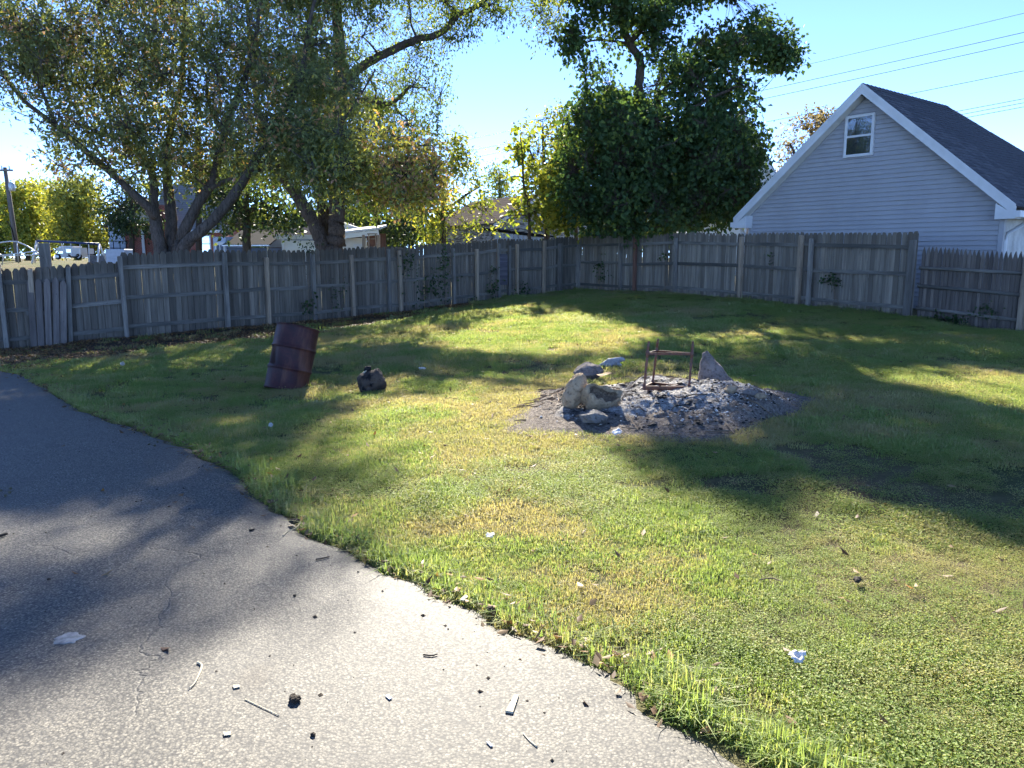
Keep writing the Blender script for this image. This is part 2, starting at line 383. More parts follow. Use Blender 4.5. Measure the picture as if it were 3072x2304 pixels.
def m_rock(name, a, b, soot=0.5, scale=5.0):
    m, t, o = newmat(name); p = objco(t); n = noise(t, p, scale, 8, 0.7, 0.3); n_b = noise(t, p, scale * 5, 6, 0.7); s = noise(t, p, scale * 0.6, 4, 0.6)
    col = mixc(t, ramp(t, n, [(0.35, (0, 0, 0)), (0.65, (1, 1, 1))]), a, b)
    col = mixc(t, fmath(t, 'MULTIPLY', ramp(t, s, [(0.5, (0, 0, 0)), (0.66, (1, 1, 1))]), soot), col, (0.03, 0.028, 0.028))
    col = mixc(t, ramp(t, n_b, [(0.34, (0.75, 0.75, 0.75)), (0.5, (0, 0, 0))]), col, tuple(x * 0.35 for x in b)); lich = noise(t, p, scale * 2.3, 5, 0.7); col = mixc(t, ramp(t, lich, [(0.6, (0, 0, 0)), (0.72, (0.5, 0.5, 0.5))]), col, tuple(min(.7, x * 1.5) for x in a))
    princ(t, o, col, 0.95, bump(t, mixc(t, 0.5, n, n_b), 1.0, 0.03), 0, 0.12); return m
def m_ash():
    m, t, o = newmat('wood ash and char'); p = wpos(t)
    n = noise(t, p, 3.0, 6, 0.65, 0.4); n_b = noise(t, p, 26.0, 8, 0.8); n_c = noise(t, p, 1.2, 4, 0.55)
    col = ramp(t, n_b, [(0.35, (0.05, 0.047, 0.046)), (0.44, (0.26, 0.25, 0.243)), (0.56, (0.48, 0.465, 0.45)), (0.69, (0.70, 0.68, 0.66))])
    col = mixc(t, ramp(t, n, [(0.38, (0.9, 0.9, 0.9)), (0.49, (0, 0, 0))]), col, (0.04, 0.037, 0.037))
    at_ = N(t, 'ShaderNodeAttribute', attribute_name='edge')
    dirt = ramp(t, noise(t, p, 30.0, 7, 0.78), [(0.35, (0.07, 0.06, 0.052)), (0.5, (0.20, 0.172, 0.15)), (0.68, (0.40, 0.35, 0.30))])
    col = mixc(t, ramp(t, fmath(t, 'ADD', at_.outputs['Fac'], fmath(t, 'MULTIPLY', n_c, 0.5)), [(0.96, (0, 0, 0)), (1.18, (1, 1, 1))]), col, dirt)
    princ(t, o, col, 0.97, bump(t, mixc(t, 0.5, n_b, noise(t, p, 55.0, 6, 0.75)), 1.0, 0.06), 0, 0.1); return m
def m_log():
    m, t, o = newmat('charred log'); p = objco(t)
    v = N(t, 'ShaderNodeTexVoronoi'); v.inputs['Scale'].default_value = 8.0; v.feature = 'SMOOTH_F1'
    L(t, vmath(t, 'ADD', p, vmath(t, 'MULTIPLY', N(t, 'ShaderNodeTexNoise', i_Scale=9.0).outputs['Color'], (0.09, 0.09, 0.09))), v.inputs['Vector'])
    n = noise(t, p, 5.0, 6, 0.7); base = ramp(t, n, [(0.3, (0.03, 0.024, 0.022)), (0.55, (0.08, 0.062, 0.05)), (0.75, (0.16, 0.12, 0.085))])
    col = mixc(t, ramp(t, v.outputs['Distance'], [(0.26, (1, 1, 1)), (0.36, (0, 0, 0))]), base, (0.012, 0.011, 0.012))
    princ(t, o, col, 0.85, bump(t, n, 0.6, 0.02), 0, 0.2); return m
def m_varnish():
    m, t, o = newmat('varnished brown wood'); p = objco(t); n = noise(t, vmath(t, 'MULTIPLY', p, (30, 30, 4)), 1.0, 4)
    princ(t, o, ramp(t, n, [(0.3, (0.06, 0.02, 0.010)), (0.7, (0.15, 0.05, 0.022))]), 0.38, None, 0, 0.5); return m
def m_glass():
    m, t, o = newmat('window glass'); p = objco(t)
    nb_ = bump(t, noise(t, p, 3.0, 3), 0.12, 0.02); b_ = princ(t, o, (0.03, 0.04, 0.05), 0.04, nb_, 0, 0.9); gl = N(t, 'ShaderNodeBsdfGlossy'); gl.inputs['Roughness'].default_value = .03; gl.inputs['Color'].default_value = (.8, .85, .9, 1); L(t, nb_, gl.inputs['Normal'])
    mx = N(t, 'ShaderNodeMixShader'); mx.inputs[0].default_value = .4; L(t, b_.outputs[0], mx.inputs[1]); L(t, gl.outputs[0], mx.inputs[2]); L(t, mx.outputs[0], o.inputs[0]); return m

M = {}
M['ground'] = m_ground(); M['asphalt'] = m_asphalt()
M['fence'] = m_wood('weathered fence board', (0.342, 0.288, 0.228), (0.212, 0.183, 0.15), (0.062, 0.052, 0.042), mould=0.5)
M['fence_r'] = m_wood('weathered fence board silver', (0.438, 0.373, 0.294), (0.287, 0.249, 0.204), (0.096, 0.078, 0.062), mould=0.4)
M['picket'] = m_wood('weathered pointed picket', (0.27, 0.22, 0.18), (0.18, 0.15, 0.13), (0.06, 0.05, 0.045))
M['rail'] = m_wood('weathered rail', (0.29, 0.26, 0.222), (0.21, 0.19, 0.162), (0.05, 0.048, 0.045), axis=0)
M['post'] = m_wood('weathered post', (0.38, 0.335, 0.285), (0.27, 0.245, 0.215), (0.05, 0.045, 0.04), stain_amt=0.45)
M['post_tan'] = m_wood('newer tan post', (0.50, 0.38, 0.27), (0.40, 0.315, 0.235), (0.11, 0.08, 0.055), stain_amt=0.3)
M['post_red'] = m_wood('reddish post', (0.26, 0.13, 0.09), (0.22, 0.12, 0.09), (0.09, 0.05, 0.04), stain_amt=0.3)
M['plank'] = m_wood('purple grey scrap plank', (0.19, 0.17, 0.19), (0.15, 0.14, 0.16), (0.06, 0.05, 0.06), axis=0)
M['oldwood'] = m_wood('old pointed board', (0.29, 0.24, 0.21), (0.22, 0.185, 0.165), (0.08, 0.065, 0.06))
M['vinyl'] = m_siding('grey blue vinyl siding', (0.37, 0.365, 0.38), (0.29, 0.285, 0.295), 0.55)
M['side_white'] = m_siding('dirty white siding', (0.50, 0.48, 0.44), (0.24, 0.21, 0.18), 0.75, 4.0)
M['white'] = m_plain('white trim', (0.64, 0.64, 0.64), 0.45, 0.05, 3)
M['soffit'] = m_plain('cream soffit', (0.66, 0.63, 0.57), 0.5, 0.06, 3)
M['cream'] = m_siding('white house siding', (0.74, 0.72, 0.66), (0.55, 0.53, 0.48), 0.25)
M['glass'] = m_glass()
M['shingle'] = m_shingle('dark grey shingle', (0.05, 0.052, 0.062), (0.10, 0.10, 0.115))
M['roof_dark'] = m_roofrows('dark far roof', (0.05, 0.05, 0.058), (0.09, 0.09, 0.10))
M['roof_grey'] = m_roofrows('pale grey far roof', (0.20, 0.19, 0.18), (0.27, 0.26, 0.25))
M['roof_tan'] = m_roofrows('old brown grey roof', (0.09, 0.078, 0.068), (0.15, 0.13, 0.115), row=0.13)
M['brick'] = m_brick(); M['peel'] = m_peel()
M['shed_blue'] = m_plain('dark blue grey siding', (0.09, 0.11, 0.15), 0.6, 0.1)
M['pale_blue'] = m_plain('pale blue siding', (0.36, 0.42, 0.52), 0.6, 0.08)
M['black'] = m_plain('black iron', (0.02, 0.02, 0.022), 0.9, spec=0.03)
M['steel'] = m_plain('galvanised steel', (0.5, 0.52, 0.53), 0.4, 0.1, 8, 0.6)
M['navy'] = m_plain('navy paint', (0.02, 0.04, 0.12), 0.4)
M['pole'] = m_wood('utility pole wood', (0.24, 0.20, 0.17), (0.19, 0.165, 0.145), (0.09, 0.075, 0.06), grain=0.5)
M['pole_dark'] = m_wood('dark pole wood', (0.07, 0.06, 0.055), (0.06, 0.05, 0.045), (0.03, 0.025, 0.02), grain=0.5)
M['wire'] = m_plain('black cable', (0.02, 0.02, 0.022), 0.6)
M['van'] = m_plain('white van paint', (0.50, 0.50, 0.49), 0.35, 0.05)
M['rubber'] = m_plain('black rubber', (0.02, 0.02, 0.02), 0.8)
M['bark_box'] = m_bark('grey brown bark', (0.07, 0.059, 0.052), (0.133, 0.112, 0.098))
M['bark_oak'] = m_bark('ridged brown bark', (0.077, 0.059, 0.049), (0.147, 0.115, 0.095), 1.3)
M['bark_map'] = m_bark('maple bark', (0.063, 0.049, 0.038), (0.119, 0.091, 0.07))
M['rust'] = m_rust(); M['log'] = m_log(); M['ash'] = m_ash(); M['varnish'] = m_varnish()
M['rock_tan'] = m_rock('tan limestone', (0.48, 0.36, 0.235), (0.29, 0.22, 0.15), 0.35)
M['rock_grey'] = m_rock('grey stone', (0.25, 0.22, 0.205), (0.15, 0.135, 0.13), 0.35)
M['rock_soot'] = m_rock('sooty stone', (0.24, 0.23, 0.22), (0.13, 0.125, 0.12), 0.6)
M['rock_in'] = m_rock('broken stone core', (0.34, 0.25, 0.17), (0.14, 0.10, 0.075), 0.3, 12)
M['char'] = m_plain('charcoal', (0.018, 0.017, 0.017), 0.8, 0.3, 20, bmp=0.4)
M['paleash'] = m_plain('pale ash lump', (0.60, 0.58, 0.55), 0.95, 0.2, 20, bmp=0.4)
M['stick'] = m_plain('dry stick', (0.22, 0.16, 0.11), 0.9, 0.25, 12)
M['splint'] = m_plain('pale split wood', (0.60, 0.52, 0.36), 0.8, 0.15, 14)
M['clod'] = m_plain('dark dirt clod', (0.045, 0.036, 0.028), 0.95, 0.3, 25, bmp=0.6)
M['nut'] = m_plain('green brown husk', (0.14, 0.12, 0.07), 0.8, 0.3, 20, bmp=0.4)
M['paper'] = m_plain('white scrap', (0.62, 0.62, 0.62), 0.8, 0.04, 12)
M['spill'] = m_plain('dried grey paint', (0.34, 0.34, 0.33), 0.8, 0.25, 30)
M['plush'] = m_plain('grey plush', (0.36, 0.37, 0.39), 1.0, 0.18, 25, bmp=0.6)
M['dryleaf'] = m_leaf('dry fallen leaves', [(0.0, (0.10, 0.06, 0.035)), (0.5, (0.21, 0.13, 0.075)), (0.85, (0.34, 0.24, 0.13)), (1.0, (0.40, 0.19, 0.05))], 0.25, 0.2)
M['leaf_box'] = m_leaf('box elder leaves', [(0.0, (0.10, 0.13, 0.065)), (0.55, (0.21, 0.24, 0.10)), (0.72, (0.42, 0.42, 0.10)), (0.88, (0.55, 0.47, 0.10)), (0.93, (0.42, 0.26, 0.15)), (1.0, (0.48, 0.28, 0.19))], 0.5)
M['leaf_gold'] = m_leaf('yellowing leaves', [(0.0, (0.088, 0.125, 0.037)), (0.4, (0.250, 0.275, 0.062)), (0.75, (0.500, 0.413, 0.075)), (1.0, (0.525, 0.250, 0.075))], 0.5)
M['leaf_oak'] = m_leaf('walnut leaves', [(0.0, (0.067, 0.114, 0.037)), (0.6, (0.151, 0.208, 0.059)), (0.9, (0.333, 0.350, 0.083)), (1.0, (0.467, 0.333, 0.100))], 0.45)
M['leaf_map'] = m_leaf('maple leaves', [(0.0, (0.034, 0.070, 0.031)), (0.7, (0.078, 0.132, 0.047)), (1.0, (0.202, 0.264, 0.062))], 0.42, 0.2)
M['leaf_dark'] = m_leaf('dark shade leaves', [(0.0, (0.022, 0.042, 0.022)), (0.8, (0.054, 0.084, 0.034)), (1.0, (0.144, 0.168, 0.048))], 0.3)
M['leaf_lime'] = m_leaf('sunlit lime leaves', [(0.0, (0.088, 0.138, 0.037)), (0.6, (0.237, 0.275, 0.056)), (1.0, (0.425, 0.388, 0.075))], 0.5)
M['leaf_brown'] = m_leaf('rusty autumn leaves', [(0.0, (0.09, 0.08, 0.055)), (0.6, (0.20, 0.155, 0.105)), (1.0, (0.30, 0.24, 0.15))], 0.4)
M['leaf_vine'] = m_leaf('vine leaves', [(0.0, (0.02, 0.045, 0.018)), (1.0, (0.06, 0.10, 0.03))], 0.35, 0.35)
M['grass'] = m_grass('lawn grass', (0.195, 0.285, 0.095), (0.30, 0.365, 0.14), (0.39, 0.37, 0.21), -0.08)
M['grass_dry'] = m_grass('dry lawn grass', (0.29, 0.32, 0.13), (0.36, 0.335, 0.18), (0.41, 0.36, 0.21), 0.12)
M['weed'] = m_grass('broad leaf weeds', (0.22, 0.31, 0.10), (0.33, 0.39, 0.145), (0.41, 0.38, 0.20), -0.1, 0.5)

# ================================================================== SETTING: ground and driveway
def warped(lo, hi, dense_lo, dense_hi, step, grow=1.25):
    a = list(np.arange(dense_lo, dense_hi + 1e-6, step)); s = step
    while a[-1] < hi: s *= grow; a.append(a[-1] + s)
    s = step
    while a[0] > lo: s *= grow; a.insert(0, a[0] - s)
    return np.array(a)
PIT = np.array([1.62, 8.2]); PIT_R = (1.42, 1.5)
gx = warped(-500, 500, -14, 14, 0.2); gy = warped(-40, 900, -1, 30, 0.2)
GX, GY = np.meshgrid(gx, gy)
near = np.exp(-((GX / 14) ** 2 + ((GY - 12) / 14) ** 2) ** 2)
GZ = gz(GX, GY) + near * 0.035 * (n2(GX.ravel(), GY.ravel(), 1.3).reshape(GX.shape) - 0.5)
# the lawn dips a little under the ash bed
dp = np.hypot((GX - PIT[0]) / PIT_R[0], (GY - PIT[1]) / PIT_R[1]); GZ -= 0.05 * np.clip(1.15 - dp, 0, 0.4) / 0.4
nx, ny = len(gx), len(gy)
idx = np.arange(nx * ny).reshape(ny, nx)
quads = np.stack([idx[:-1, :-1], idx[:-1, 1:], idx[1:, 1:], idx[1:, :-1]], -1).reshape(-1, 4)
g_o = link('ground', fast_mesh('ground', np.stack([GX, GY, GZ], -1), quads, smooth=True), M['ground'])
tag(g_o, kind='structure')
flx = np.interp(GX.ravel(), [-12.6, -10.43, -8.4, -6.76, -5.19, -3.47, -1.71, 0.3, 2.28], [14.6, 15.8, 16.75, 18.2, 19.9, 21.5, 22.9, 24.9, 26.9]); fdg = flx - GY.ravel(); wdg = 1.3 + np.clip((-GX.ravel() - 1.5) * 1.0, 0, 3.0)
lit_ = np.clip((wdg - fdg) / .7, 0, 1) * np.clip((fdg + .3) / .3, 0, 1) * np.clip((-GX.ravel() - .8) / .8, 0, 1) * np.clip((GX.ravel() + 16) / 2, 0, 1)   # ground buried under old leaves
a_ = g_o.data.attributes.new('litter', 'FLOAT', 'POINT'); a_.data.foreach_set('value', lit_.astype(np.float32))

edge_d = [(20, 806), (62, 812), (95, 832), (150, 862), (200, 892), (300, 925), (420, 968), (520, 1020), (590, 1068), (655, 1118), (730, 1162), (820, 1203), (900, 1240), (1000, 1285), (1100, 1345),
          (1200, 1385), (1300, 1438), (1420, 1492), (1540, 1572), (1660, 1625), (1750, 1668)]
EP = np.array([tuple(gd(*q))[:2] for q in edge_d])
EP = EP[np.argsort(EP[:, 1])]
EP = np.vstack([[(EP[0, 0] + 0.9, -1.0), (EP[0, 0] + 0.55, 1.0)], EP])
Y_END = EP[-1, 1]
def drive_edge(y):
    y = np.asarray(y, float)
    return np.interp(y, EP[:, 1], EP[:, 0]) + 0.07 * (n2(y * 0 + 3.3, y, 2.3) - .5) + 0.10 * (n2(y * 0 + 1.3, y, 7.0) - .5) + 0.06 * (n2(y * 0 + 2.3, y, 19.0) - .5)
ys = np.concatenate([np.arange(-6, 1.5, 0.5), np.arange(1.5, Y_END, 0.05), [Y_END]])
cols = np.concatenate([np.linspace(0, 0.8, 22)[:-1], np.linspace(0.8, 1, 12)])
DV = []
for y in ys:
    xe = float(drive_edge(np.array([y]))[0]); x0 = -15.0
    xs = x0 + (xe - x0) * cols
    yy = np.full_like(xs, y)
    if y == Y_END: yy = yy + 0.25 * (n2(xs, yy, 0.8) - .5)
    zz = gz(xs, yy) + 0.030; zz[-1] -= 0.055; DV.append(np.stack([xs, yy, zz], 1))
DV = np.array(DV); ni, nj = DV.shape[:2]; idx = np.arange(ni * nj).reshape(ni, nj)
quads = np.stack([idx[:-1, :-1], idx[:-1, 1:], idx[1:, 1:], idx[1:, :-1]], -1).reshape(-1, 4)
dr_o = link('driveway', fast_mesh('driveway', DV, quads, smooth=True), M['asphalt']); tag(dr_o, kind='structure')
def on_drive(x, y, m=0.0): return (y < Y_END) & (x < drive_edge(y) - m)

# ================================================================== FENCES
RUN_L = np.array([(-12.6, 14.6), (-10.43, 15.8), (-8.4, 16.75), (-6.76, 18.2), (-5.19, 19.9), (-3.47, 21.5), (-1.71, 22.9), (0.3, 24.9), (2.28, 26.9)])
RUN_R = np.array([(2.30, 26.9), (4.80, 23.9), (6.35, 21.4), (7.60, 19.1), (8.67, 16.7)])
RUN_P = np.array([(8.70, 16.62), (9.87, 14.6), (10.75, 12.9)])
def along(run):
    seg = np.hypot(*np.diff(run, axis=0).T); cum = np.concatenate([[0], np.cumsum(seg)])
    def pt(s): return Vector((float(np.interp(s, cum, run[:, 0])), float(np.interp(s, cum, run[:, 1]))))
    def dr(s): a = pt(max(0, s - 0.4)); b = pt(min(cum[-1], s + 0.4)); return (b - a).normalized()
    def at_px(px):
        ss = np.linspace(0, cum[-1], 1500); P = np.array([pt(s)[:] for s in ss]); u, v, q = to_px(np.column_stack([P, gz(P[:, 0], P[:, 1])])); return float(ss[np.argmin(np.abs(u - px))])
    return pt, dr, cum[-1], at_px
def picket_mesh(wd, th, h, kind, k):
    r = random.Random(k); e = 0.036 + r.uniform(-.008, .008); j = lambda: r.uniform(-.004, .004)
    if kind == 'dog': poly = [(-wd / 2, 0), (wd / 2 + j(), 0), (wd / 2 + j(), h - e), (wd / 2 - e + j(), h + j()), (-wd / 2 + e + j(), h + j()), (-wd / 2 + j(), h - e + j())]
    else: poly = [(-wd / 2, 0), (wd / 2, 0), (wd / 2 + j(), h - 0.095), (wd / 2 - .022, h - 0.035), (0.006 + j(), h), (-wd / 2 + .022, h - 0.035), (-wd / 2 + j(), h - 0.095)]
    n = len(poly); cw = .0125; fr = [(x * (1 - 2 * cw / wd), -th / 2, z) for x, z in poly]; md = [(x, -th / 2 + .0155, z) for x, z in poly]; bk = [(x, th / 2, z) for x, z in poly]   # worn rounded front edges
    fs = [tuple(range(n)), tuple(range(3 * n - 1, 2 * n - 1, -1))]
    for i in range(n):
        j = (i + 1) % n; fs += [(i, i + n, j + n, j), (i + n, i + 2 * n, j + 2 * n, j + n)]
    return MB().add(fr + md + bk, fs).mesh('picket')
DOG = [picket_mesh(w_, 0.018, 1.0, 'dog', i) for i, w_ in enumerate((.1375, .139, .137, .1405, .138, .1368, .14, .1385))]
PNT = [picket_mesh(w_, 0.019, 1.0, 'pt', i + 20) for i, w_ in enumerate((.088, .09, .086, .091))]
def build_fence(name, label, run, hfun, kind, mats, posts, rails_h, pitch, post_sz=0.09, seed=1):
    pt, dr, LEN, at_px = along(run); r = random.Random(seed)
    root = empty(name, (*run[0], g1(*run[0])), 0, label, 'fence'); base = Vector(root.location)
    meshes = DOG if kind == 'dog' else PNT
    for m_ in meshes:
        pass
    s = 0.05; alt = 1
    while s < LEN - 0.02:
        p = pt(s); d = dr(s); ang = math.atan2(d.y, d.x); nrm = Vector((-d.y, d.x))           # nrm points away from the yard
        h = hfun(s) + r.uniform(-.009, .009); zb = g1(p.x, p.y) - 0.05 + r.uniform(0, .02)
        alt = -alt; off = nrm * (0.053 + alt * .0016 + r.uniform(-.001, .001))
        me0 = r.choice(meshes); key = (me0.name, mats[0].name)
        me = PK.get(key)
        if me is None:
            me = me0.copy(); me.name = 'picket'; me.materials.append(mats[0]); PK[key] = me
        o = link('picket', me, None, root, (p.x + off.x - base.x, p.y + off.y - base.y, zb - base.z), (r.uniform(-.006, .006), r.gauss(0, .0028), ang + r.uniform(-.03, .03)))
        o.scale = (1, 1, h + 0.04)
        s += pitch + (r.uniform(-.0008, .0006) if r.random() > .05 else r.uniform(.005, .009))
    sp = [0.0] + [at_px(q[0]) for q in posts] + [LEN]; sp = sorted(set(round(x, 3) for x in sp))
    # rails span between neighbouring posts
    for a, b in zip(sp[:-1], sp[1:]):
        n = max(1, int((b - a) / 1.6))
        for hk, hh in enumerate(rails_h):
            dh0, dh1 = r.uniform(-.025, .025), r.uniform(-.025, .025)
            P0, P1 = pt(a), pt(b); k = hfun((a + b) / 2) / 1.80; z0 = g1(P0.x, P0.y) + hh * k + dh0; z1 = g1(P1.x, P1.y) + hh * k + dh1
            d = (P1 - P0); ln = d.length
            if ln < 0.15: continue
            d.normalize(); nrm = Vector((-d.y, d.x)); c = (P0 + P1) / 2 + nrm * 0.018
            mb = MB()
            if kind == 'dog': mb.box((-ln / 2 + .003, -.019, -.044), (ln / 2 - .003, .019, .044))
            else: mb.tube([(-ln / 2, 0, 0), (0, 0, .004), (ln / 2, 0, 0)], [.036, .038, .035], 8)
            link('rail', mb.mesh('rail', kind != 'dog'), mats[1], root, (c.x - base.x, c.y - base.y, (z0 + z1) / 2 - base.z), (0, -math.atan2(z1 - z0, ln), math.atan2(d.y, d.x)))
    for q in posts:
        s = at_px(q[0]); p = pt(s); d = dr(s); nrm = Vector((-d.y, d.x)); h = q[1]; mat = q[2] if len(q) > 2 else mats[2]; wd = q[3] if len(q) > 3 else post_sz
        c = p - nrm * 0.047; mb = MB(); e = .008
        mb.add([(x * wd / 2, y * .045, -.15) for x, y in ((-1, -1), (1, -1), (1, 1), (-1, 1))] + [(x * wd / 2, y * .045, h - e) for x, y in ((-1, -1), (1, -1), (1, 1), (-1, 1))] + [(x * (wd / 2 - e), y * (.045 - e), h + r.uniform(0, .012)) for x, y in ((-1, -1), (1, -1), (1, 1), (-1, 1))],
               [(0, 1, 5, 4), (1, 2, 6, 5), (2, 3, 7, 6), (3, 0, 4, 7), (4, 5, 9, 8), (5, 6, 10, 9), (6, 7, 11, 10), (7, 4, 8, 11), (8, 9, 10, 11)])
        link('post', mb.mesh('post'), mat, root, (c.x - base.x, c.y - base.y, g1(c.x, c.y) - base.z), (r.uniform(-.012, .012), q[4] if len(q) > 4 else r.uniform(-.012, .012), math.atan2(d.y, d.x)))
    return root
PK = {}
tn, rd = M['post_tan'], M['post_red']
ptL, drL, lenL, pxL = along(RUN_L)
sD = pxL(380)
def hL(s): return (1.66 if s < sD else 1.83) + 0.015 * math.sin(s * 1.3)
postsL = [(22, 1.75), (112, 1.62, tn, .095), (213, 1.60, None, .08, .05), (380, 1.76), (682, 1.77), (805, 1.64, tn, .085), (942, 1.72), (1059, 1.65, tn, .085), (1167, 1.76), (1201, 1.72, tn, .085),
          (1360, 1.66), (1428, 1.62, tn, .085), (1494, 1.70), (1525, 1.62), (1548, 1.66, tn, .08), (1628, 1.76, tn, .09), (1676, 1.60, None, .16)]
postsL = [tuple(M['post'] if x is None else x for x in q) for q in postsL]
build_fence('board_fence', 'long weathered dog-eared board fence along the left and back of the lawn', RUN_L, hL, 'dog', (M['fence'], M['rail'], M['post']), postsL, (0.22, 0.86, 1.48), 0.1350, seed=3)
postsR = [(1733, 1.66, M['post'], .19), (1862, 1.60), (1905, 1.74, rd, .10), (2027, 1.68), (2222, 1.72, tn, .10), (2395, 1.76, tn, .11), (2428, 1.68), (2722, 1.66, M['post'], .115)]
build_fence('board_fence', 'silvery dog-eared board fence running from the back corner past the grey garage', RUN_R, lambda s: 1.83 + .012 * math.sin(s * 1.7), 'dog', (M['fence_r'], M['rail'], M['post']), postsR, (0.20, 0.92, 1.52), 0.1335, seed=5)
build_fence('picket_fence', 'low brown pointed picket fence with round rails at the right edge of the yard', RUN_P, lambda s: 1.52, 'pt', (M['picket'], M['rail'], M['post']), [(3062, 1.50, tn, .10)], (0.27, 0.84, 1.30), 0.0875, seed=9)
# old pointed boards propped against the lower fence, and the tall post behind them
p0 = ptL(pxL(150)); d0 = drL(pxL(150)); rt = empty('leaning_boards', (p0.x, p0.y, g1(p0.x, p0.y)), math.atan2(d0.y, d0.x), 'old panel of five tan pointed boards leaning on the lower left fence', 'boards')
for i, (dx, hh) in enumerate(((-.27, 1.40), (-.14, 1.40), (0.0, 1.40), (.14, 1.42), (.27, 1.36))):
    o = link('picket', picket_mesh(.125, .02, hh, 'pt', 50 + i), M['oldwood'], rt, (dx, -.16 - .01 * i, 0.02), (R(-3.5), R(1.5 + i * .6), 0))
link('backing_rail', MB().box((-.36, -.02, -.04), (.36, .02, .04)).mesh('backing_rail'), M['post'], rt, (0, -.085, 0.7))
pp = ptL(pxL(160)); nn = Vector((-drL(pxL(160)).y, drL(pxL(160)).x)); pp = pp + nn * 0.16
o = bevel(MB().box((-.105, -.05, -.2), (.105, .05, 2.13)).build('tall_post', M['post'], None, False, (pp.x, pp.y, g1(pp.x, pp.y)), (0, 0, math.atan2(d0.y, d0.x)))); tag(o, 'tall square grey post standing above the lower left fence', 'post')
ps = ptL(pxL(1508)); ds = drL(pxL(1508)); o = MB().box((-.16, -.012, 0), (.16, .012, .95)).build('scrap_plank', M['plank'], None, False, (ps.x + .03, ps.y - .10, g1(ps.x, ps.y) + .42), (0, 0, math.atan2(ds.y, ds.x)))
tag(o, 'purplish grey scrap plank nailed upright over the back fence near the corner', 'plank')

# ================================================================== GREY GARAGE AT THE RIGHT
# wall plane: right corner (11.2, 17.5), runs left-away
ga = math.atan2(-.788, .616)                     # local +x along the gable wall, left to right in the photo
GL = Vector((6.98, 22.90)); GW = 6.62; GB = 0.45
house = empty('garage', (GL.x, GL.y, 0), ga, 'grey-blue vinyl sided garage with steep shingled gable roof behind the right fence', 'garage')
ZE, ZA = 2.99, 5.82; XM = 3.28; ROOF_L = 4.6    # eave height, apex, ridge x, ridge length
SLl = (ZA - ZE) / XM; SLr = (ZA - ZE) / (GW - XM)
def gtop(x): return ZE + (x * SLl if x < XM else (GW - x) * SLr)
mb = MB().prism([(0, GB - .6), (GW, GB - .6), (GW, ZE - .02), (XM, ZA - .02), (0, ZE - .02)], 0.02, 0.12); mb.build('gable_wall', M['vinyl'], house)
CH = 0.1115; z = GB - .1
while z < ZA - .06:
    z1 = min(z + CH, ZA - .03); xl0 = max(0.05, (z - ZE) / SLl if z > ZE else 0.05); xr0 = min(GW - .05, GW - (z - ZE) / SLr if z > ZE else GW - .05)
    xl1 = max(xl0, (z1 - ZE) / SLl if z1 > ZE else 0.05); xr1 = min(xr0, GW - (z1 - ZE) / SLr if z1 > ZE else GW - .05)
    # lower edge stands proud of the course below and turns under
    pts = [(xl0, -.030, z), (xr0, -.030, z), (xr0, -.030, z + .010), (xl0, -.030, z + .010), (xl1, 0.004, z1 + .004), (xr1, 0.004, z1 + .004), (xr0, .012, z - .004), (xl0, .012, z - .004)]
    MB().add(pts, [(0, 1, 2, 3), (3, 2, 5, 4), (7, 6, 1, 0)]).build('siding_board', M['vinyl'], house)
    z += CH
for x in (0.0, GW): MB().box((x - .05, -.045, GB - .5), (x + .05, .06, ZE + .02)).build('corner_post', M['vinyl'], house)
# gable window
wd_ = empty('window', (2.78, 0, 4.23)); wd_.parent = house
for a, b in (((-.05, -.075, -.05), (.02, .0, .99)), ((.66, -.075, -.05), (.73, .0, .99)), ((.02, -.075, -.05), (.66, .0, .02)), ((.02, -.075, .92), (.66, .0, .99))): bevel(MB().box(a, b).build('frame', M['white'], wd_), .006)
MB().box((.02, -.068, .44), (.66, -.035, .49)).build('meeting_rail', M['white'], wd_)
MB().box((.02, -.052, .49), (.66, -.046, .92)).build('pane', M['glass'], wd_); MB().box((.02, -.058, .02), (.66, -.052, .44)).build('pane', M['glass'], wd_)
# roof decks (overhang 0.35 to the front and over the eaves)
OV, FO = 0.36, -0.34; TH = 0.05
def slope_pt(side, u, y, h=0.0):
    """u from ridge (0) to eave edge (1); side -1 left, +1 right"""
    run_ = (XM + OV) if side < 0 else (GW - XM + OV); sl = SLl if side < 0 else SLr; ln = math.hypot(1, sl)
    return Vector((XM + side * run_ * u - side * (-1) * 0 + side * h * sl / ln, y, ZA + .06 - run_ * u * sl + h / ln))
roof = None
BK = 8.4
for side in (-1, 1):
    back0 = ROOF_L if side > 0 else ROOF_L
    P = [slope_pt(side, 0, FO), slope_pt(side, 1, FO), slope_pt(side, 1, BK), slope_pt(side, 0, back0)]
    n_ = (P[1] - P[0]).cross(P[3] - P[0]).normalized();  n_ = n_ if n_.z > 0 else -n_
    o = MB().add([p for p in P] + [p - n_ * TH for p in P], [(0, 1, 2, 3), (7, 6, 5, 4), (0, 4, 5, 1), (1, 5, 6, 2), (2, 6, 7, 3), (3, 7, 4, 0)]).build('roof_deck', M['roof_dark'], house)
    if side > 0: roof = o
hipv = [slope_pt(1, 0, ROOF_L), slope_pt(1, 1, BK), slope_pt(-1, 1, BK)]
MB().add(hipv + [v - Vector((0, 0, .05)) for v in hipv], [(0, 1, 2), (5, 4, 3), (0, 3, 4, 1), (1, 4, 5, 2), (2, 5, 3, 0)]).build('roof_hip', M['roof_dark'], house)
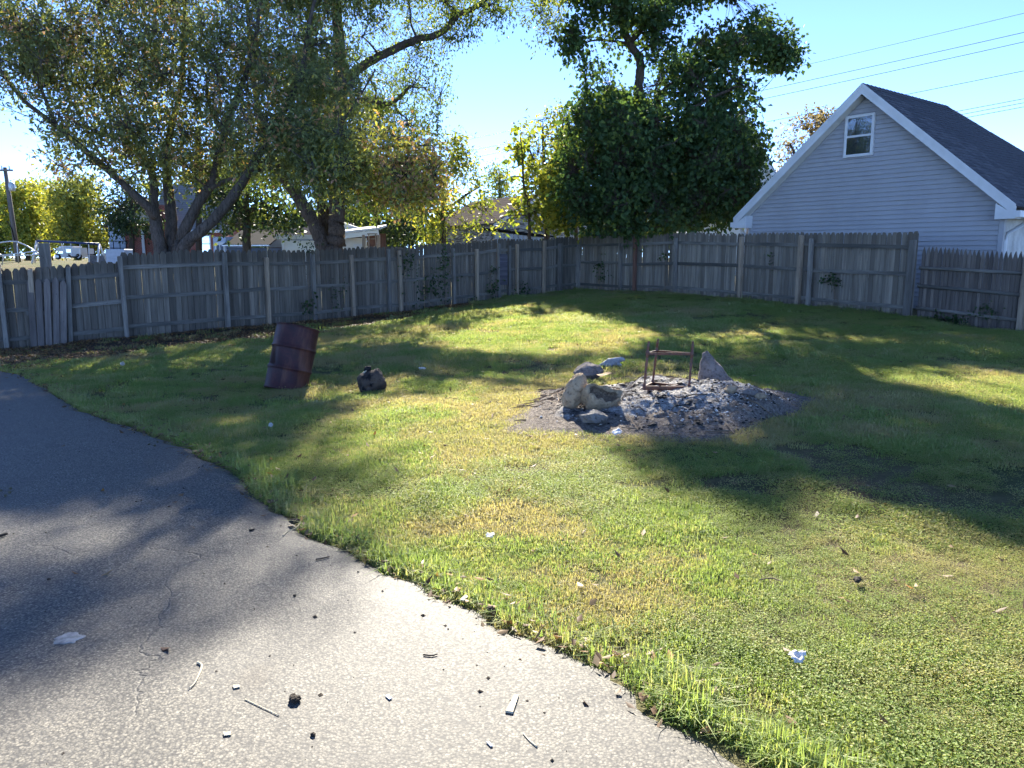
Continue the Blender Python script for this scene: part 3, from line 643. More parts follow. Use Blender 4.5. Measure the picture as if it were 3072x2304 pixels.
# shingle tabs on the visible right slope: the 300 nearest are single parts, the rest one part
run_r = GW - XM + OV; slen = run_r * math.hypot(1, SLr); rows = int(slen / .14); tabs = []
ang_s = math.atan(SLr)
for i in range(rows + 1):
    u0 = i * .14 / slen; ymax = ROOF_L + (BK - ROOF_L) * min(1, u0); y = FO - .02 + (0.0 if i % 2 else -.15)
    while y < ymax:
        a, b = max(y + .003, FO - .02), min(y + .297 + random.uniform(-.02, .0), ymax)
        if b - a > .06: tabs.append((u0, a, b, random.uniform(0, .006)))
        y += 0.30
def tab_geo(u0, a, b, lift):
    u1 = min(1.005, u0 + .155 / slen); q = [slope_pt(1, max(0, u0 - .01), a, .004), slope_pt(1, u1, a, .016 + lift), slope_pt(1, u1, b, .016 + lift), slope_pt(1, max(0, u0 - .01), b, .004), slope_pt(1, u1, a, .001), slope_pt(1, u1, b, .001)]
    return q, [(0, 1, 2, 3), (1, 4, 5, 2), (0, 4, 1), (3, 2, 5)]
tabs.sort(key=lambda q: q[1] + q[2] * .2 - q[0] * 2.5)
for q in tabs[:300]: MB().add(*tab_geo(*q)).build('shingle', M['shingle'], roof)
mb = MB()
for q in tabs[300:]: mb.add(*tab_geo(*q))
if mb.v: tag(mb.build('shingle_rows', M['shingle'], roof), kind='stuff')
mb = MB()
for k in range(int((ROOF_L - FO) / .2)):
    y = FO + k * .2
    mb.add([(XM - .14, y, ZA + .06 - .14 * SLl + .03), (XM, y, ZA + .105), (XM + .14, y, ZA + .06 - .14 * SLr + .03), (XM - .14, y + .21, ZA + .06 - .14 * SLl + .02), (XM, y + .21, ZA + .09), (XM + .14, y + .21, ZA + .06 - .14 * SLr + .02)], [(0, 1, 4, 3), (1, 2, 5, 4)])
mb.build('ridge_cap', M['shingle'], house)
# rake fascia boards, soffit panels, eave returns
for side in (-1, 1):
    run_ = (XM + OV) if side < 0 else (GW - XM + OV); sl = SLl if side < 0 else SLr
    a = slope_pt(side, 0, FO - .025); b = slope_pt(side, 1.0, FO - .025); dn = Vector((0, 0, -.225))
    P = [a, b, b + dn, a + dn]
    MB().add(P + [p + Vector((0, .03, 0)) for p in P], [(0, 1, 2, 3), (7, 6, 5, 4), (0, 4, 5, 1), (1, 5, 6, 2), (2, 6, 7, 3), (3, 7, 4, 0)]).build('rake_board', M['white'], house)
    P = [a + Vector((0, -.012, .035)), b + Vector((0, -.012, .035)), b + Vector((0, -.012, -.06)), a + Vector((0, -.012, -.06))]
    MB().add(P + [p + Vector((0, .012, 0)) for p in P], [(0, 1, 2, 3), (0, 4, 5, 1), (2, 6, 7, 3)]).build('drip_edge', M['white'], house)
    np_ = 20
    for k in range(np_):
        u0, u1 = .02 + k / np_ * .9, .02 + (k + .955) / np_ * .9
        q = [slope_pt(side, u, y) + Vector((0, 0, -.2)) for u, y in ((u0, FO), (u1, FO), (u1, -.03), (u0, -.03))]
        MB().add(q + [v + Vector((0, 0, .02)) for v in q], [(0, 1, 2, 3), (7, 6, 5, 4), (0, 4, 5, 1), (1, 5, 6, 2), (2, 6, 7, 3), (3, 7, 4, 0)]).build('soffit_panel', M['soffit'], house)
    ze = slope_pt(side, 1, 0).z; xe = XM + side * run_; xi = 0 if side < 0 else GW
    poly = [(xe, ze - .27), (xi + side * -.05, ze - .27), (xi + side * -.05, ze + (abs(xe - xi) + .05) * sl - .27), (xe, ze - .2)]
    MB().prism(poly, FO - .02, -.02).build('eave_return', M['white'], house)
    MB().box((min(xe, xe + side * .1), FO - .03, ze - .24), (max(xe, xe + side * .1), BK, ze - .10)).build('gutter', M['white'], house)
    MB().box((min(xi, xe), -.02, ze - .25), (max(xi, xe), BK, ze - .23)).build('eave_soffit', M['soffit'], house)
    # downspout with an elbow back to the wall
    gxs = xe + side * .05; xw = xi + side * .05
    MB().tube([(gxs, .12, ze - .22), (gxs, .12, ze - .36), (xw + side * .02, .12, ze - .58), (xw, .12, ze - .75), (xw, .12, GB - .3)], [.042] * 5, 8).build('downspout', M['white'], house, True)
mb = MB().box((GW - .1, .121, GB - .6), (GW, BK - .4, ZE)).build('side_wall', M['side_white'], house)
z = GB
while z < ZE - .1:
    MB().add([(GW + .016, .121, z), (GW + .016, BK - .42, z), (GW + .004, BK - .42, z + .112), (GW + .004, .121, z + .112), (GW, .121, z), (GW, BK - .42, z)], [(0, 1, 2, 3), (4, 5, 1, 0)]).build('side_board', M['side_white'], house); z += CH
MB().box((0, .121, GB - .6), (.1, BK - .4, ZE)).build('side_wall', M['vinyl'], house)
MB().box((.1, BK - .5, GB - .6), (GW - .1, BK - .4, ZE)).build('back_wall', M['vinyl'], house)

# ================================================================== BUILDINGS BEYOND THE FENCE
def gz0(x, y): return g1(x, y)
def box_part(name, a, b, mat, parent): return MB().box(a, b).build(name, mat, parent)
def gable_roof(parent, mat, x0, x1, y0, y1, ze, za, axis, ov=.3, th=.1):
    """two roof slabs; ridge along 'x' or 'y'"""
    for s in (-1, 1):
        if axis == 'y':
            xm = (x0 + x1) / 2; xe = xm + s * ((x1 - x0) / 2 + ov); zz = ze - ov * (za - ze) / ((x1 - x0) / 2)
            P = [Vector((xm, y0 - ov, za)), Vector((xe, y0 - ov, zz)), Vector((xe, y1 + ov, zz)), Vector((xm, y1 + ov, za))]
        else:
            ym = (y0 + y1) / 2; ye = ym + s * ((y1 - y0) / 2 + ov); zz = ze - ov * (za - ze) / ((y1 - y0) / 2)
            P = [Vector((x0 - ov, ym, za)), Vector((x0 - ov, ye, zz)), Vector((x1 + ov, ye, zz)), Vector((x1 + ov, ym, za))]
        up = Vector((0, 0, th))
        MB().add([p + up for p in P] + P, [(0, 1, 2, 3), (7, 6, 5, 4), (0, 4, 5, 1), (1, 5, 6, 2), (2, 6, 7, 3), (3, 7, 4, 0)]).build('roof', mat, parent)
def win(parent, x0, x1, z0, z1, y, fr='white', fw=.09, vert=True):
    e = MB().box((x0, y - .02, z0), (x1, y, z1)).build('window', M['glass'], parent)
    for a, b in (((x0 - fw, z0 - fw), (x0, z1 + fw)), ((x1, z0 - fw), (x1 + fw, z1 + fw)), ((x0, z0 - fw), (x1, z0)), ((x0, z1), (x1, z1 + fw)), ((x0, (z0 + z1) / 2 - .03), (x1, (z0 + z1) / 2 + .03))):
        MB().box((a[0], y - .06, a[1]), (b[0], y + .0, b[1])).build('frame', M[fr], e)
    return e
def boards(parent, name, mat, x0, x1, z0, z1, y, h=.2, topf=None):
    z = z0
    while z < z1:
        a, b = x0, x1
        if topf:
            a, b = topf(z + h)
            if b - a < .1: break
        MB().add([(a, y - .025, z), (b, y - .025, z), (b, y - .004, z + h), (a, y - .004, z + h), (a, y, z), (b, y, z)], [(0, 1, 2, 3), (4, 5, 1, 0)]).build(name, mat, parent); z += h

# --- red brick building behind the many-stemmed tree
c = at(470, 745, 52); gB = 1.2
br = empty('brick_building', (c.x, c.y, 0), R(8), 'red brick building with pale grey roof behind the many-stemmed tree', 'building')
box_part('wall', (0.0, 0, gB - 1), (4.4, 8, 3.55), M['brick'], br)
gable_roof(br, M['roof_grey'], 0.0, 4.4, 0, 8, 3.55, 6.6, 'x', .35)
box_part('eave_trim', (-.3, -.42, 3.22), (4.7, -.36, 3.4), M['white'], br)
bevel(box_part('chimney', (.35, -.5, gB - .5), (.95, -.01, 5.0), M['brick'], br), .03)
box_part('wing', (-3.2, 1.0, gB - 1), (-.01, 9, 3.9), M['brick'], br)
gable_roof(br, M['roof_grey'], -3.2, -.2, 1.0, 9, 3.9, 5.6, 'y', .3)
mb = MB().prism([(-3.1, 3.9), (-.3, 3.9), (-1.7, 5.5)], .93, .99); mb.build('gable_panel', M['white'], br)
box_part('side_panel', (-3.25, .88, gB - .5), (-2.25, .99, 3.9), M['pale_blue'], br)
for xx in (-1.9, -1.2): box_part('pilaster', (xx, .9, gB - .5), (xx + .18, .99, 3.7), M['white'], br)
for xx in (-.06, 1.2): MB().tube([(xx, -.1, 3.3), (xx, -.1, gB - .3)], [.06, .06], 6).build('downspout', M['white'], br)
for xx in (2.6,): win(br, xx, xx + .8, 2.0, 3.0, 0)
box_part('porch_slab', (-4.0, -.9, gB - .5), (-1.2, .85, 1.75), M['rock_grey'], br)
rl = MB()
for zz in (1.8, 2.2, 2.65): rl.bar((-4.0, -.85, zz), (-1.2, -.85, zz), .04, .05)
rl.build('railing', M['black'], br)
for k in range(8): MB().bar((-4.0 + k * .4, -.85, 1.7), (-4.0 + k * .4, -.85, 2.66), .04, .04).build('baluster', M['black'], br)

# --- dark blue shed with black roof
c = at(642, 748, 44); gS = 1.0
sh = empty('shed', (c.x, c.y, 0), R(-4), 'dark blue shed with black roof and white-framed door beside the brick building', 'shed')
W_ = (806 - 642) / FPX * 44
box_part('wall', (.75, 0, gS - .5), (W_, 3.0, 2.15), M['shed_blue'], sh)
box_part('door_wall', (0, -.05, gS - .5), (.74, 3.0, 2.75), M['pale_blue'], sh)
P = [Vector((.62, -.3, 2.25)), Vector((W_ + .2, -.3, 2.25)), Vector((W_ + .2, 2.5, 3.15)), Vector((.62, 2.5, 3.15))]
MB().add([p + Vector((0, 0, .07)) for p in P] + P, [(0, 1, 2, 3), (7, 6, 5, 4), (0, 4, 5, 1), (1, 5, 6, 2), (2, 6, 7, 3), (3, 7, 4, 0)]).build('roof', M['black'], sh)
box_part('roof_edge', (.62, -.36, 2.23), (W_ + .2, -.31, 2.30), M['steel'], sh)
box_part('corner_board', (W_ - .06, -.04, gS - .5), (W_ + .03, -.01, 2.2), M['splint'], sh)
dd = box_part('door', (.12, -.09, gS - .4), (.66, -.055, 2.45), M['white'], sh)
for xx in (.19, .42): box_part('pane', (xx, -.10, 1.3), (xx + .17, -.092, 2.3), M['shed_blue'], dd)
c = at(802, 745, 47); bx = empty('brick_garage', (c.x, c.y, 0), 0, 'low red brick garage with white eave seen beyond the dark shed', 'building')
box_part('wall', (0, 0, .6), (2.6, 5, 2.2), M['brick'], bx); box_part('eave', (0.0, -.2, 2.21), (2.6, 5, 2.75), M['cream'], bx)
MB().prism([(-.1, 2.76), (2.7, 2.76), (1.3, 3.4)], -.1, 5.0).build('roof', M['roof_dark'], bx)

# --- white garage with porch behind the big trunk
Yg = 35.0; c = at(850, 745, Yg); gG = 0.6; k_ = Yg / FPX
gr = empty('white_garage', (c.x, c.y, 0), 0, 'white garage with dark hip roof and open porch behind the thick forked trunk', 'garage')
zt = at(850, 716, Yg).z; zr = at(915, 668, Yg + 2).z
box_part('wall', (0, 0, gG - .5), (190 * k_, 4.5, zt - .02), M['pale_blue'], gr)
boards(gr, 'siding_board', M['cream'], .05, 2.2, gG, zt - .1, 0.0, .16)
for xx in (.0, 2.2): box_part('trim_board', (xx - .05, -.05, gG - .5), (xx + .06, -.027, zt), M['white'], gr)
box_part('fascia', (-.25, -.33, zt - .02), (190 * k_ + .2, -.27, zt + .16), M['white'], gr)
rx = 190 * k_
hv = [(-.25, -.27, zt + .1), (rx + .25, -.27, zt + .1), (rx + .25, 4.7, zt + .1), (-.25, 4.7, zt + .1), (1.05, 2.2, zr), (rx - .3, 2.2, zr)]
MB().add(hv, [(0, 1, 5, 4), (1, 2, 5), (2, 3, 4, 5), (3, 0, 4), (3, 2, 1, 0)]).build('roof', M['roof_dark'], gr)
x0 = (1030 - 850) * k_; xa = (1034 - 850) * k_; x1 = (1092 - 850) * k_
MB().prism([(x0 - 1.2, zt), (x1, at(1092, 694, Yg).z), (xa, at(1034, 669, Yg).z), (x0 - 1.2, zt + .2)], -.5, -.4).build('gable_panel', M['cream'], gr)
MB().bar((xa - .1, -.55, at(1034, 668, Yg).z), (x1 + .1, -.55, at(1092, 694, Yg).z), .12, .1).build('rake_board', M['white'], gr)
pz0, pz1 = at(1030, 707, Yg - 2).z, at(1160, 690, Yg - 2).z; X1 = (1160 - 850) * k_
P = [Vector((x0 - .4, -2.2, pz0)), Vector((X1, -2.2, pz1 + .02)), Vector((X1, -.2, pz1 + .2)), Vector((x0 - .4, -.2, pz0 + .2))]
MB().add([p + Vector((0, 0, .09)) for p in P] + P, [(0, 1, 2, 3), (7, 6, 5, 4), (0, 4, 5, 1), (1, 5, 6, 2), (2, 6, 7, 3), (3, 7, 4, 0)]).build('porch_roof', M['white'], gr)
MB().bar((x0 - .4, -2.12, pz0 - .12), (X1 - .05, -2.12, pz1 - .1), .08, .2).build('porch_beam', M['cream'], gr)
for xx in (X1 - .12, X1 - .75): bevel(box_part('porch_post', (xx, -2.17, gG - .5), (xx + .12, -2.05, pz1 - .2), M['post_tan'], gr), .01)
box_part('porch_wall', (x0 - .4, -.35, gG - .5), (X1 - .9, -.25, pz0 - .05), M['soffit'], gr)
box_part('doorway', (X1 - .88, -.3, gG - .5), (X1 - .05, -.25, pz1 - .1), M['post_red'], gr)
for k in range(9): box_part('blind_slat', (X1 - 1.28, -1.4, 1.05 + k * .13), (X1 - .78, -1.37, 1.15 + k * .13), M['white'], gr)
lx = at(1118, 745, Yg - 3); ld = empty('ladder', (lx.x, lx.y, .6), R(-5), 'wooden step ladder standing in front of the open porch', 'ladder')
for xx, tp in ((-.2, -.14), (.24, .13)): MB().bar((xx, 0, 0), (tp, 0, 1.95), .07, .03).build('stile', M['post_tan'], ld)
for k in range(5): MB().bar((-.19 + k * .012, 0, .25 + k * .38), (.22 - k * .02, 0, .25 + k * .38), .05, .03).build('rung', M['post_tan'], ld)
MB().box((-.2, -.06, 1.95), (.2, .06, 1.99)).build('top_step', M['post_tan'], ld)

# --- old weathered garage behind the saplings
c = at(1487, 712, 40); oa = R(33); og = empty('old_garage', (c.x, c.y, 0), oa, 'old garage with peeling white boards and brown shingled roof behind the saplings', 'garage')
ze = at(1487, 666, 40).z; W_ = 5.3; za = ze + 1.42
MB().prism([(0, 0), (W_, 0), (W_, ze), (W_ / 2, za), (0, ze)], 0.0, 6.5).build('wall', M['peel'], og)
boards(og, 'siding_board', M['peel'], .06, W_ - .06, .9, za - .1, -.01, .14, lambda z_: ((max(.06, (z_ - ze) / (za - ze) * W_ / 2 + .02) if z_ > ze else .06), (min(W_ - .06, W_ - (z_ - ze) / (za - ze) * W_ / 2 - .02) if z_ > ze else W_ - .06)))
gable_roof(og, M['roof_tan'], 0, W_, 0, 6.6, ze, za, 'y', .3, .1)
for s_ in (0, 1):
    xe_ = -.3 if s_ == 0 else W_ + .3; ze_ = ze - .3 * (za - ze) / (W_ / 2)
    MB().bar((xe_, -.33, ze_ - .03), (W_ / 2, -.33, za - .03), .05, .14).build('rake_board', M['white'], og)
for xx in (0.02, W_ - .02): box_part('corner_board', (xx - .07, -.05, 0), (xx + .07, -.036, ze - .05), M['peel'], og)
c2 = at(1485, 718, 37); lt = empty('lean_to', (c2.x, c2.y, 0), oa, 'low lean-to with dark sloping roof and ribbed pale wall in front of the old garage', 'shed')
z0_, z1_ = at(1490, 690, 37).z, at(1640, 712, 37).z
P = [Vector((-.2, -.2, z0_)), Vector((3.4, -.2, z1_ + .05)), Vector((3.4, 1.4, z1_ + .1)), Vector((-.2, 1.4, z0_ + .05))]
MB().add([p + Vector((0, 0, .06)) for p in P] + P, [(0, 1, 2, 3), (7, 6, 5, 4), (0, 4, 5, 1), (1, 5, 6, 2), (2, 6, 7, 3), (3, 7, 4, 0)]).build('roof', M['black'], lt)
for k in range(12): box_part('wall_rib', (k * .27, -.02, .3), (k * .27 + .2, .02, z0_ + (z1_ - z0_) * (k * .27 + .3) / 3.6 - .06), M['pale_blue'], lt)

# --- white house right of the maple
Yw = 44.0; c = at(2130, 700, Yw); wh = empty('white_house', (c.x, c.y, 0), R(-6), 'white two-storey house with dark porch roof between the maple and the grey garage', 'house'); k_ = Yw / FPX
ax = (2205 - 2130) * k_; zap = at(2205, 345, Yw).z; xr = (2345 - 2130) * k_; zer = at(2345, 612, Yw).z; xl = 2 * ax - xr
MB().prism([(xl, .5), (xr, .5), (xr, zer), (ax, zap), (xl, zer)], 0, 7).build('wall', M['cream'], wh)
tf = lambda z_: ((xl + max(0, (z_ - zer) / (zap - zer)) * (ax - xl) + .03), (xr - max(0, (z_ - zer) / (zap - zer)) * (xr - ax) - .03))
boards(wh, 'siding_board', M['cream'], 0, 0, at(2130, 612, Yw).z - .3, zap - .2, 0, .21, tf)
for s_ in (-1, 1):
    e_ = (xl - .25, zer - .25 * (zap - zer) / (ax - xl)) if s_ < 0 else (xr + .25, zer - .25 * (zap - zer) / (ax - xl))
    MB().bar((e_[0], -.3, e_[1]), (ax, -.3, zap), .1, .3).build('rake_board', M['white'], wh)
    P = [Vector((e_[0], -.35, e_[1] + .15)), Vector((ax, -.35, zap + .15)), Vector((ax, 7.3, zap + .15)), Vector((e_[0], 7.3, e_[1] + .15))]
    MB().add([p + Vector((0, 0, .1)) for p in P] + P, [(0, 1, 2, 3), (7, 6, 5, 4), (0, 4, 5, 1), (1, 5, 6, 2), (2, 6, 7, 3), (3, 7, 4, 0)]).build('roof', M['roof_dark'], wh)
win(wh, (2246 - 2130) * k_, (2262 - 2130) * k_ + .3, at(2246, 606, Yw).z, at(2246, 586, Yw).z, -.03)
zf, zt_ = at(2200, 660, Yw - 3).z, at(2200, 610, Yw).z
P = [Vector((xl, -3.2, zf)), Vector((xr + .6, -3.2, zf)), Vector((xr + .6, -.05, zt_)), Vector((xl, -.05, zt_))]
MB().add([p + Vector((0, 0, .1)) for p in P] + P, [(0, 1, 2, 3), (7, 6, 5, 4), (0, 4, 5, 1), (1, 5, 6, 2), (2, 6, 7, 3), (3, 7, 4, 0)]).build('porch_roof', M['roof_dark'], wh)
box_part('porch_wall', (xl + .2, -2.8, .5), (xr + .4, -.2, zf), M['cream'], wh)
box_part('porch_fascia', (xl, -3.28, zf - .16), (xr + .6, -3.21, zf + .04), M['white'], wh)
boards(wh, 'siding_board', M['cream'], xl + .25, xr + .35, 1.9, zf - .1, -2.81, .2)
win(wh, (2210 - 2130) * k_ * .94, (2228 - 2130) * k_ * .94, 1.6, at(2210, 684, Yw - 3).z, -2.86, 'steel', .12)

# ================================================================== POLES, CABLES, PLAYGROUND
def pole(label, px_b, py_b, px_t, py_t, Y, r0, r1, mat, arm=True, box_=False):
    b = at(px_b, py_b, Y); tpt = at(px_t, py_t, Y); gzv = g1(b.x, b.y)
    k = (gzv - .5 - b.z) / (tpt.z - b.z) if tpt.z != b.z else 0; b2 = b + (tpt - b) * k
    o = empty('utility_pole', b2, 0, label, 'utility pole'); d = tpt - b2
    MB().tube([(0, 0, 0), d * .5, d], [r0, (r0 + r1) / 2, r1], 12).build('shaft', mat, o, True)
    if arm:
        MB().bar(d * .97 + Vector((-.55, -.12, 0)), d * .97 + Vector((.55, -.12, 0)), .09, .11).build('crossarm', mat, o)
        for x in (-.45, -.15, .35): MB().lathe([(.0, .26), (.03, .25), (.05, .18), (.03, .14), (.055, .08), (.03, 0)], 8, Matrix.Translation(d * .97 + Vector((x, -.12, .05)))).build('insulator', M['steel'], o, True)
    if box_:
        MB().lathe([(0, .55), (.16, .54), (.19, .5), (.19, .04), (.16, 0), (0, 0)], 14, Matrix.Translation(d * .80 + Vector((.33, -.1, -.2)))).build('transformer', M['steel'], o, True)
        MB().bar(d * .8 + Vector((0, -.05, 0)), d * .8 + Vector((.3, -.08, 0)), .05, .08).build('bracket', M['steel'], o)
        MB().tube([d * .48 + Vector((-.35, -.1, -.05)), d * .47 + Vector((-.2, -.15, 0)), d * .45 + Vector((0, -.18, -.35)), d * .40 + Vector((.1, -.17, -.8))], [.03] * 4, 6).build('conduit', M['black'], o, True)
    return o
pole('grey utility pole with transformer at the left edge before the yellow trees', 54, 778, 15, 502, 52, .17, .12, M['pole'], True, True)
pole('slim pale utility pole seen between stems of the many-stemmed tree', 563, 745, 549, 470, 58, .16, .12, M['pole'], False)
pole('dark straight pole standing right of the many-stemmed tree', 597, 745, 594, 380, 38, .16, .14, M['pole_dark'], False)
def cable(label, pts, r=0.014, sag=0.25):
    mb = MB(); P = [Vector(p) for p in pts]; out_ = []
    for a, b in zip(P[:-1], P[1:]):
        for k in range(14):
            t_ = k / 14; q = a.lerp(b, t_); q.z -= sag * 4 * t_ * (1 - t_); out_.append(q)
    out_.append(P[-1]); o = mb.tube(out_, [r] * len(out_), 5).build('power_line', M['wire'], None, True)
    tag(o, label, 'power line', 'overhead power lines')
cd = lambda a, b, Y: at(a * D2, b * D2, Y)
LINES = [((420, 415), (2330, 0), 'highest thin power line crossing the sky right of the maple', .010), ((420, 432), (2330, 43), 'second power line from the top, over the garage roof', .014), ((420, 446), (2330, 64), 'third power line from the top, over the garage roof', .014),
         ((420, 472), (2330, 129), 'fourth power line from the top, touching the garage ridge', .013)]
for a, b, lab, r in LINES: cable(lab, [cd(*a, 64), cd(*b, 40)], r, .45)
for i, lab in enumerate(('upper cable of the low bundle behind the garage roof', 'middle cable of the low bundle behind the garage roof', 'lowest cable of the bundle behind the garage roof')):
    cable(lab, [cd(1150, 375 + i * 7, 70), cd(2330, 190 + i * 9, 48)], .016, .5)

# swing set
Ys = 44.0; a = at(110, 723, Ys); b = at(297, 732, Ys); gl = g1(a.x, a.y) ; gsw = at(110, 790, Ys).z
sw = empty('swing_set', (a.x, a.y, gsw), 0, 'swing set with navy top bar and white legs beyond the left fence', 'swing set'); base = Vector(sw.location)
MB().tube([a - base, b - base], [.06, .06], 8).build('top_bar', M['navy'], sw, True)
for q, n_ in ((a, 'leg'), (b, 'leg')):
    for dy in (-.55, .55):
        e_ = Vector((q.x + (.12 if q is b else -.05), q.y + dy, gsw)); MB().tube([q - base, e_ - base], [.055, .055], 8).build('leg', M['white'], sw, True)
for px, bot, dx in ((150, 756, -12), (183, 755, 9), (212, 770, 3), (240, 770, 0), (266, 790, 2)):
    t_ = at(px, 726, Ys); e_ = at(px + dx, bot, Ys - .1); MB().tube([t_ - base, e_ - base], [.025, .025], 5).build('chain', M['white'], sw)
for px, py in ((142, 757), (222, 771)):
    q = at(px, py, Ys - .1) - base; MB().tube([q + Vector((-.3, 0, .12)), q + Vector((-.15, 0, .0)), q + Vector((.15, 0, 0)), q + Vector((.32, 0, .12))], [.05] * 4, 6).build('seat', M['rubber'], sw, True)
# climbing dome
Yc = 42.0; cr_ = empty('climbing_frame', at(60, 790, Yc), 0, 'curved white pipe climbing frame at the left edge beyond the fence', 'climbing frame'); base = Vector(cr_.location)
def pl(pts, r=.04, dy=0): return MB().tube([at(x, y, Yc + dy) - base for x, y in pts], [r] * len(pts), 6).build('pipe', M['steel'], cr_, True)
pl([(-40, 735), (0, 728), (30, 724), (52, 725), (80, 737), (118, 762), (130, 790)]); pl([(0, 766), (60, 760), (118, 752)], .035); pl([(0, 768), (60, 766), (125, 764)], .035, .6); pl([(50, 725), (56, 790)], .035); pl([(104, 735), (105, 790)], .03, .8); pl([(-30, 740), (10, 770), (6, 795)], .035, .5)
# camper van
Yv = 62.0; k_ = Yv / FPX; v0 = at(168, 776, Yv); cv = empty('camper_van', v0, 0, 'white camper van parked beyond the swing set', 'van')
def vx(px): return (px - 168) * k_
def vz(py): return (776 - py) * k_
MB().prism([(vx(166), vz(773)), (vx(240), vz(773)), (vx(240), vz(763)), (vx(240), vz(762)), (vx(196), vz(762)), (vx(193), vz(752)), (vx(180), vz(752)), (vx(172), vz(761)), (vx(166), vz(763))], 0, 1.9).build('body', M['van'], cv)
MB().prism([(vx(195), vz(762)), (vx(244), vz(762)), (vx(244), vz(744)), (vx(172), vz(744)), (vx(172), vz(750)), (vx(180), vz(752)), (vx(194), vz(752))], -.05, 1.95).build('camper_box', M['van'], cv)
MB().box((vx(176), .3, vz(743.9)), (vx(215), 1.6, vz(739))).build('roof_rack', M['van'], cv)
MB().prism([(vx(176), vz(761)), (vx(191), vz(761)), (vx(191), vz(754)), (vx(181), vz(754))], -.03, -.005).build('window', M['glass'], cv)
box_part('window', (vx(202), -.07, vz(758)), (vx(218), -.055, vz(748)), M['glass'], cv); box_part('vent', (vx(201), -.025, vz(771)), (vx(216), -.004, vz(769)), M['rubber'], cv)
for px in (175, 236):
    wl = MB().lathe([(0, -.02), (.18, -.02), (.22, .02), (.22, .2), (.18, .24), (0, .24)], 18, Matrix.Translation((vx(px), .12, .16)) @ Matrix.Rotation(R(90), 4, 'X')).build('wheel', M['rubber'], cv, True)
    MB().lathe([(0, .0), (.10, .0), (.13, -.01)], 14, Matrix.Translation((vx(px), -.135, .16)) @ Matrix.Rotation(R(90), 4, 'X')).build('rim', M['steel'], wl, True)
c = at(318, 790, 40); o = bevel(MB().box((0, 0, 0), (1.0, .9, .72)).build('utility_box', M['pale_blue'], None, False, c), .03); tag(o, 'blue-grey utility box just beyond the lower left fence', 'box')

# ================================================================== TREES
# where the photograph's lawn and drive lie in shade (photo coordinates / 1.389), used to place and thin crown leaves that shape the shadows
SHADE = [[(-160, 800), (60, 805), (200, 840), (330, 850), (520, 850), (560, 835), (740, 880), (775, 930), (740, 960), (560, 985), (470, 990), (560, 1040), (700, 1010), (860, 1030), (840, 1060), (700, 1080), (640, 1090), (720, 1160), (840, 1200), (800, 1235), (640, 1290), (480, 1360), (380, 1410), (200, 1450), (0, 1540), (-160, 1600)],
         [(900, 720), (1000, 700), (1090, 680), (1180, 690), (1190, 720), (1130, 770), (1190, 790), (1280, 750), (1330, 760), (1250, 800), (1080, 810), (960, 800), (880, 760)],
         [(1215, 640), (1240, 680), (1330, 710), (1360, 745), (1340, 790), (1440, 780), (1500, 790), (1560, 780), (1640, 770), (1700, 740), (1760, 745), (1850, 770), (2000, 790), (2212, 810), (2400, 800), (2400, 600), (1215, 620)],
         [(1480, 790), (1620, 790), (1700, 785), (1830, 805), (1960, 850), (2212, 900), (2400, 940), (2400, 1230), (2212, 1180), (2000, 1115), (1850, 1050), (1740, 1040), (1690, 1110), (1570, 1125), (1470, 1065), (1365, 1000), (1390, 940), (1560, 950), (1760, 890), (1640, 830)],
         [(-160, 680), (600, 690), (1200, 630), (930, 690), (860, 720), (680, 735), (560, 750), (480, 765), (300, 775), (-160, 800)]]
LIGHT = [[(680, 742), (900, 735), (960, 780), (900, 805), (700, 800)], [(300, 775), (560, 768), (560, 822), (340, 822)], [(-160, 1125), (130, 1115), (330, 1130), (300, 1175), (120, 1235), (-160, 1280)], [(110, 1375), (420, 1290), (600, 1250), (640, 1262), (420, 1365), (180, 1430)], [(-50, 842), (120, 850), (110, 872), (-50, 885)], [(180, 838), (330, 850), (320, 872), (190, 862)],
         [(1490, 735), (1550, 730), (1570, 760), (1500, 780)], [(1590, 745), (1620, 730), (1650, 760), (1600, 770)], [(1930, 925), (1990, 918), (2070, 950), (1990, 965)], [(2050, 815), (2212, 865), (2212, 890), (2060, 850)]]
SVEC = np.array(SUNV)
def shadow_of(p):
    p = np.asarray(p); t_ = (p[:, 2] - 0.05) / SVEC[2]; g = p - SVEC[None] * t_[:, None]; g[:, 2] = gz(g[:, 0], g[:, 1]); return g
def shade_wanted(g):
    u, v, wv = to_px(g); u = u / D2; v = v / D2; s_ = np.zeros(len(g), bool)
    for q in SHADE: s_ |= in_poly(u, v, q)
    for q in LIGHT: s_ &= ~in_poly(u, v, q)
    inview = (wv > 1) & (u > -150) & (u < 2390) & (v > 600) & (v < 1660)
    return s_, inview
def catmull(pts, n=6):
    P = [Vector(p[0]) for p in pts]; Rr = [p[1] for p in pts]; o = []; rr = []
    for i in range(len(P) - 1):
        a = P[max(i - 1, 0)]; b = P[i]; c = P[i + 1]; d = P[min(i + 2, len(P) - 1)]
        for k in range(n):
            t_ = k / n; t2 = t_ * t_; t3 = t2 * t_
            o.append(0.5 * ((2 * b) + (c - a) * t_ + (2 * a - 5 * b + 4 * c - d) * t2 + (3 * b - a - 3 * c + d) * t3)); rr.append(Rr[i] * (1 - t_) + Rr[i + 1] * t_)
    o.append(P[-1]); rr.append(Rr[-1]); return o, rr
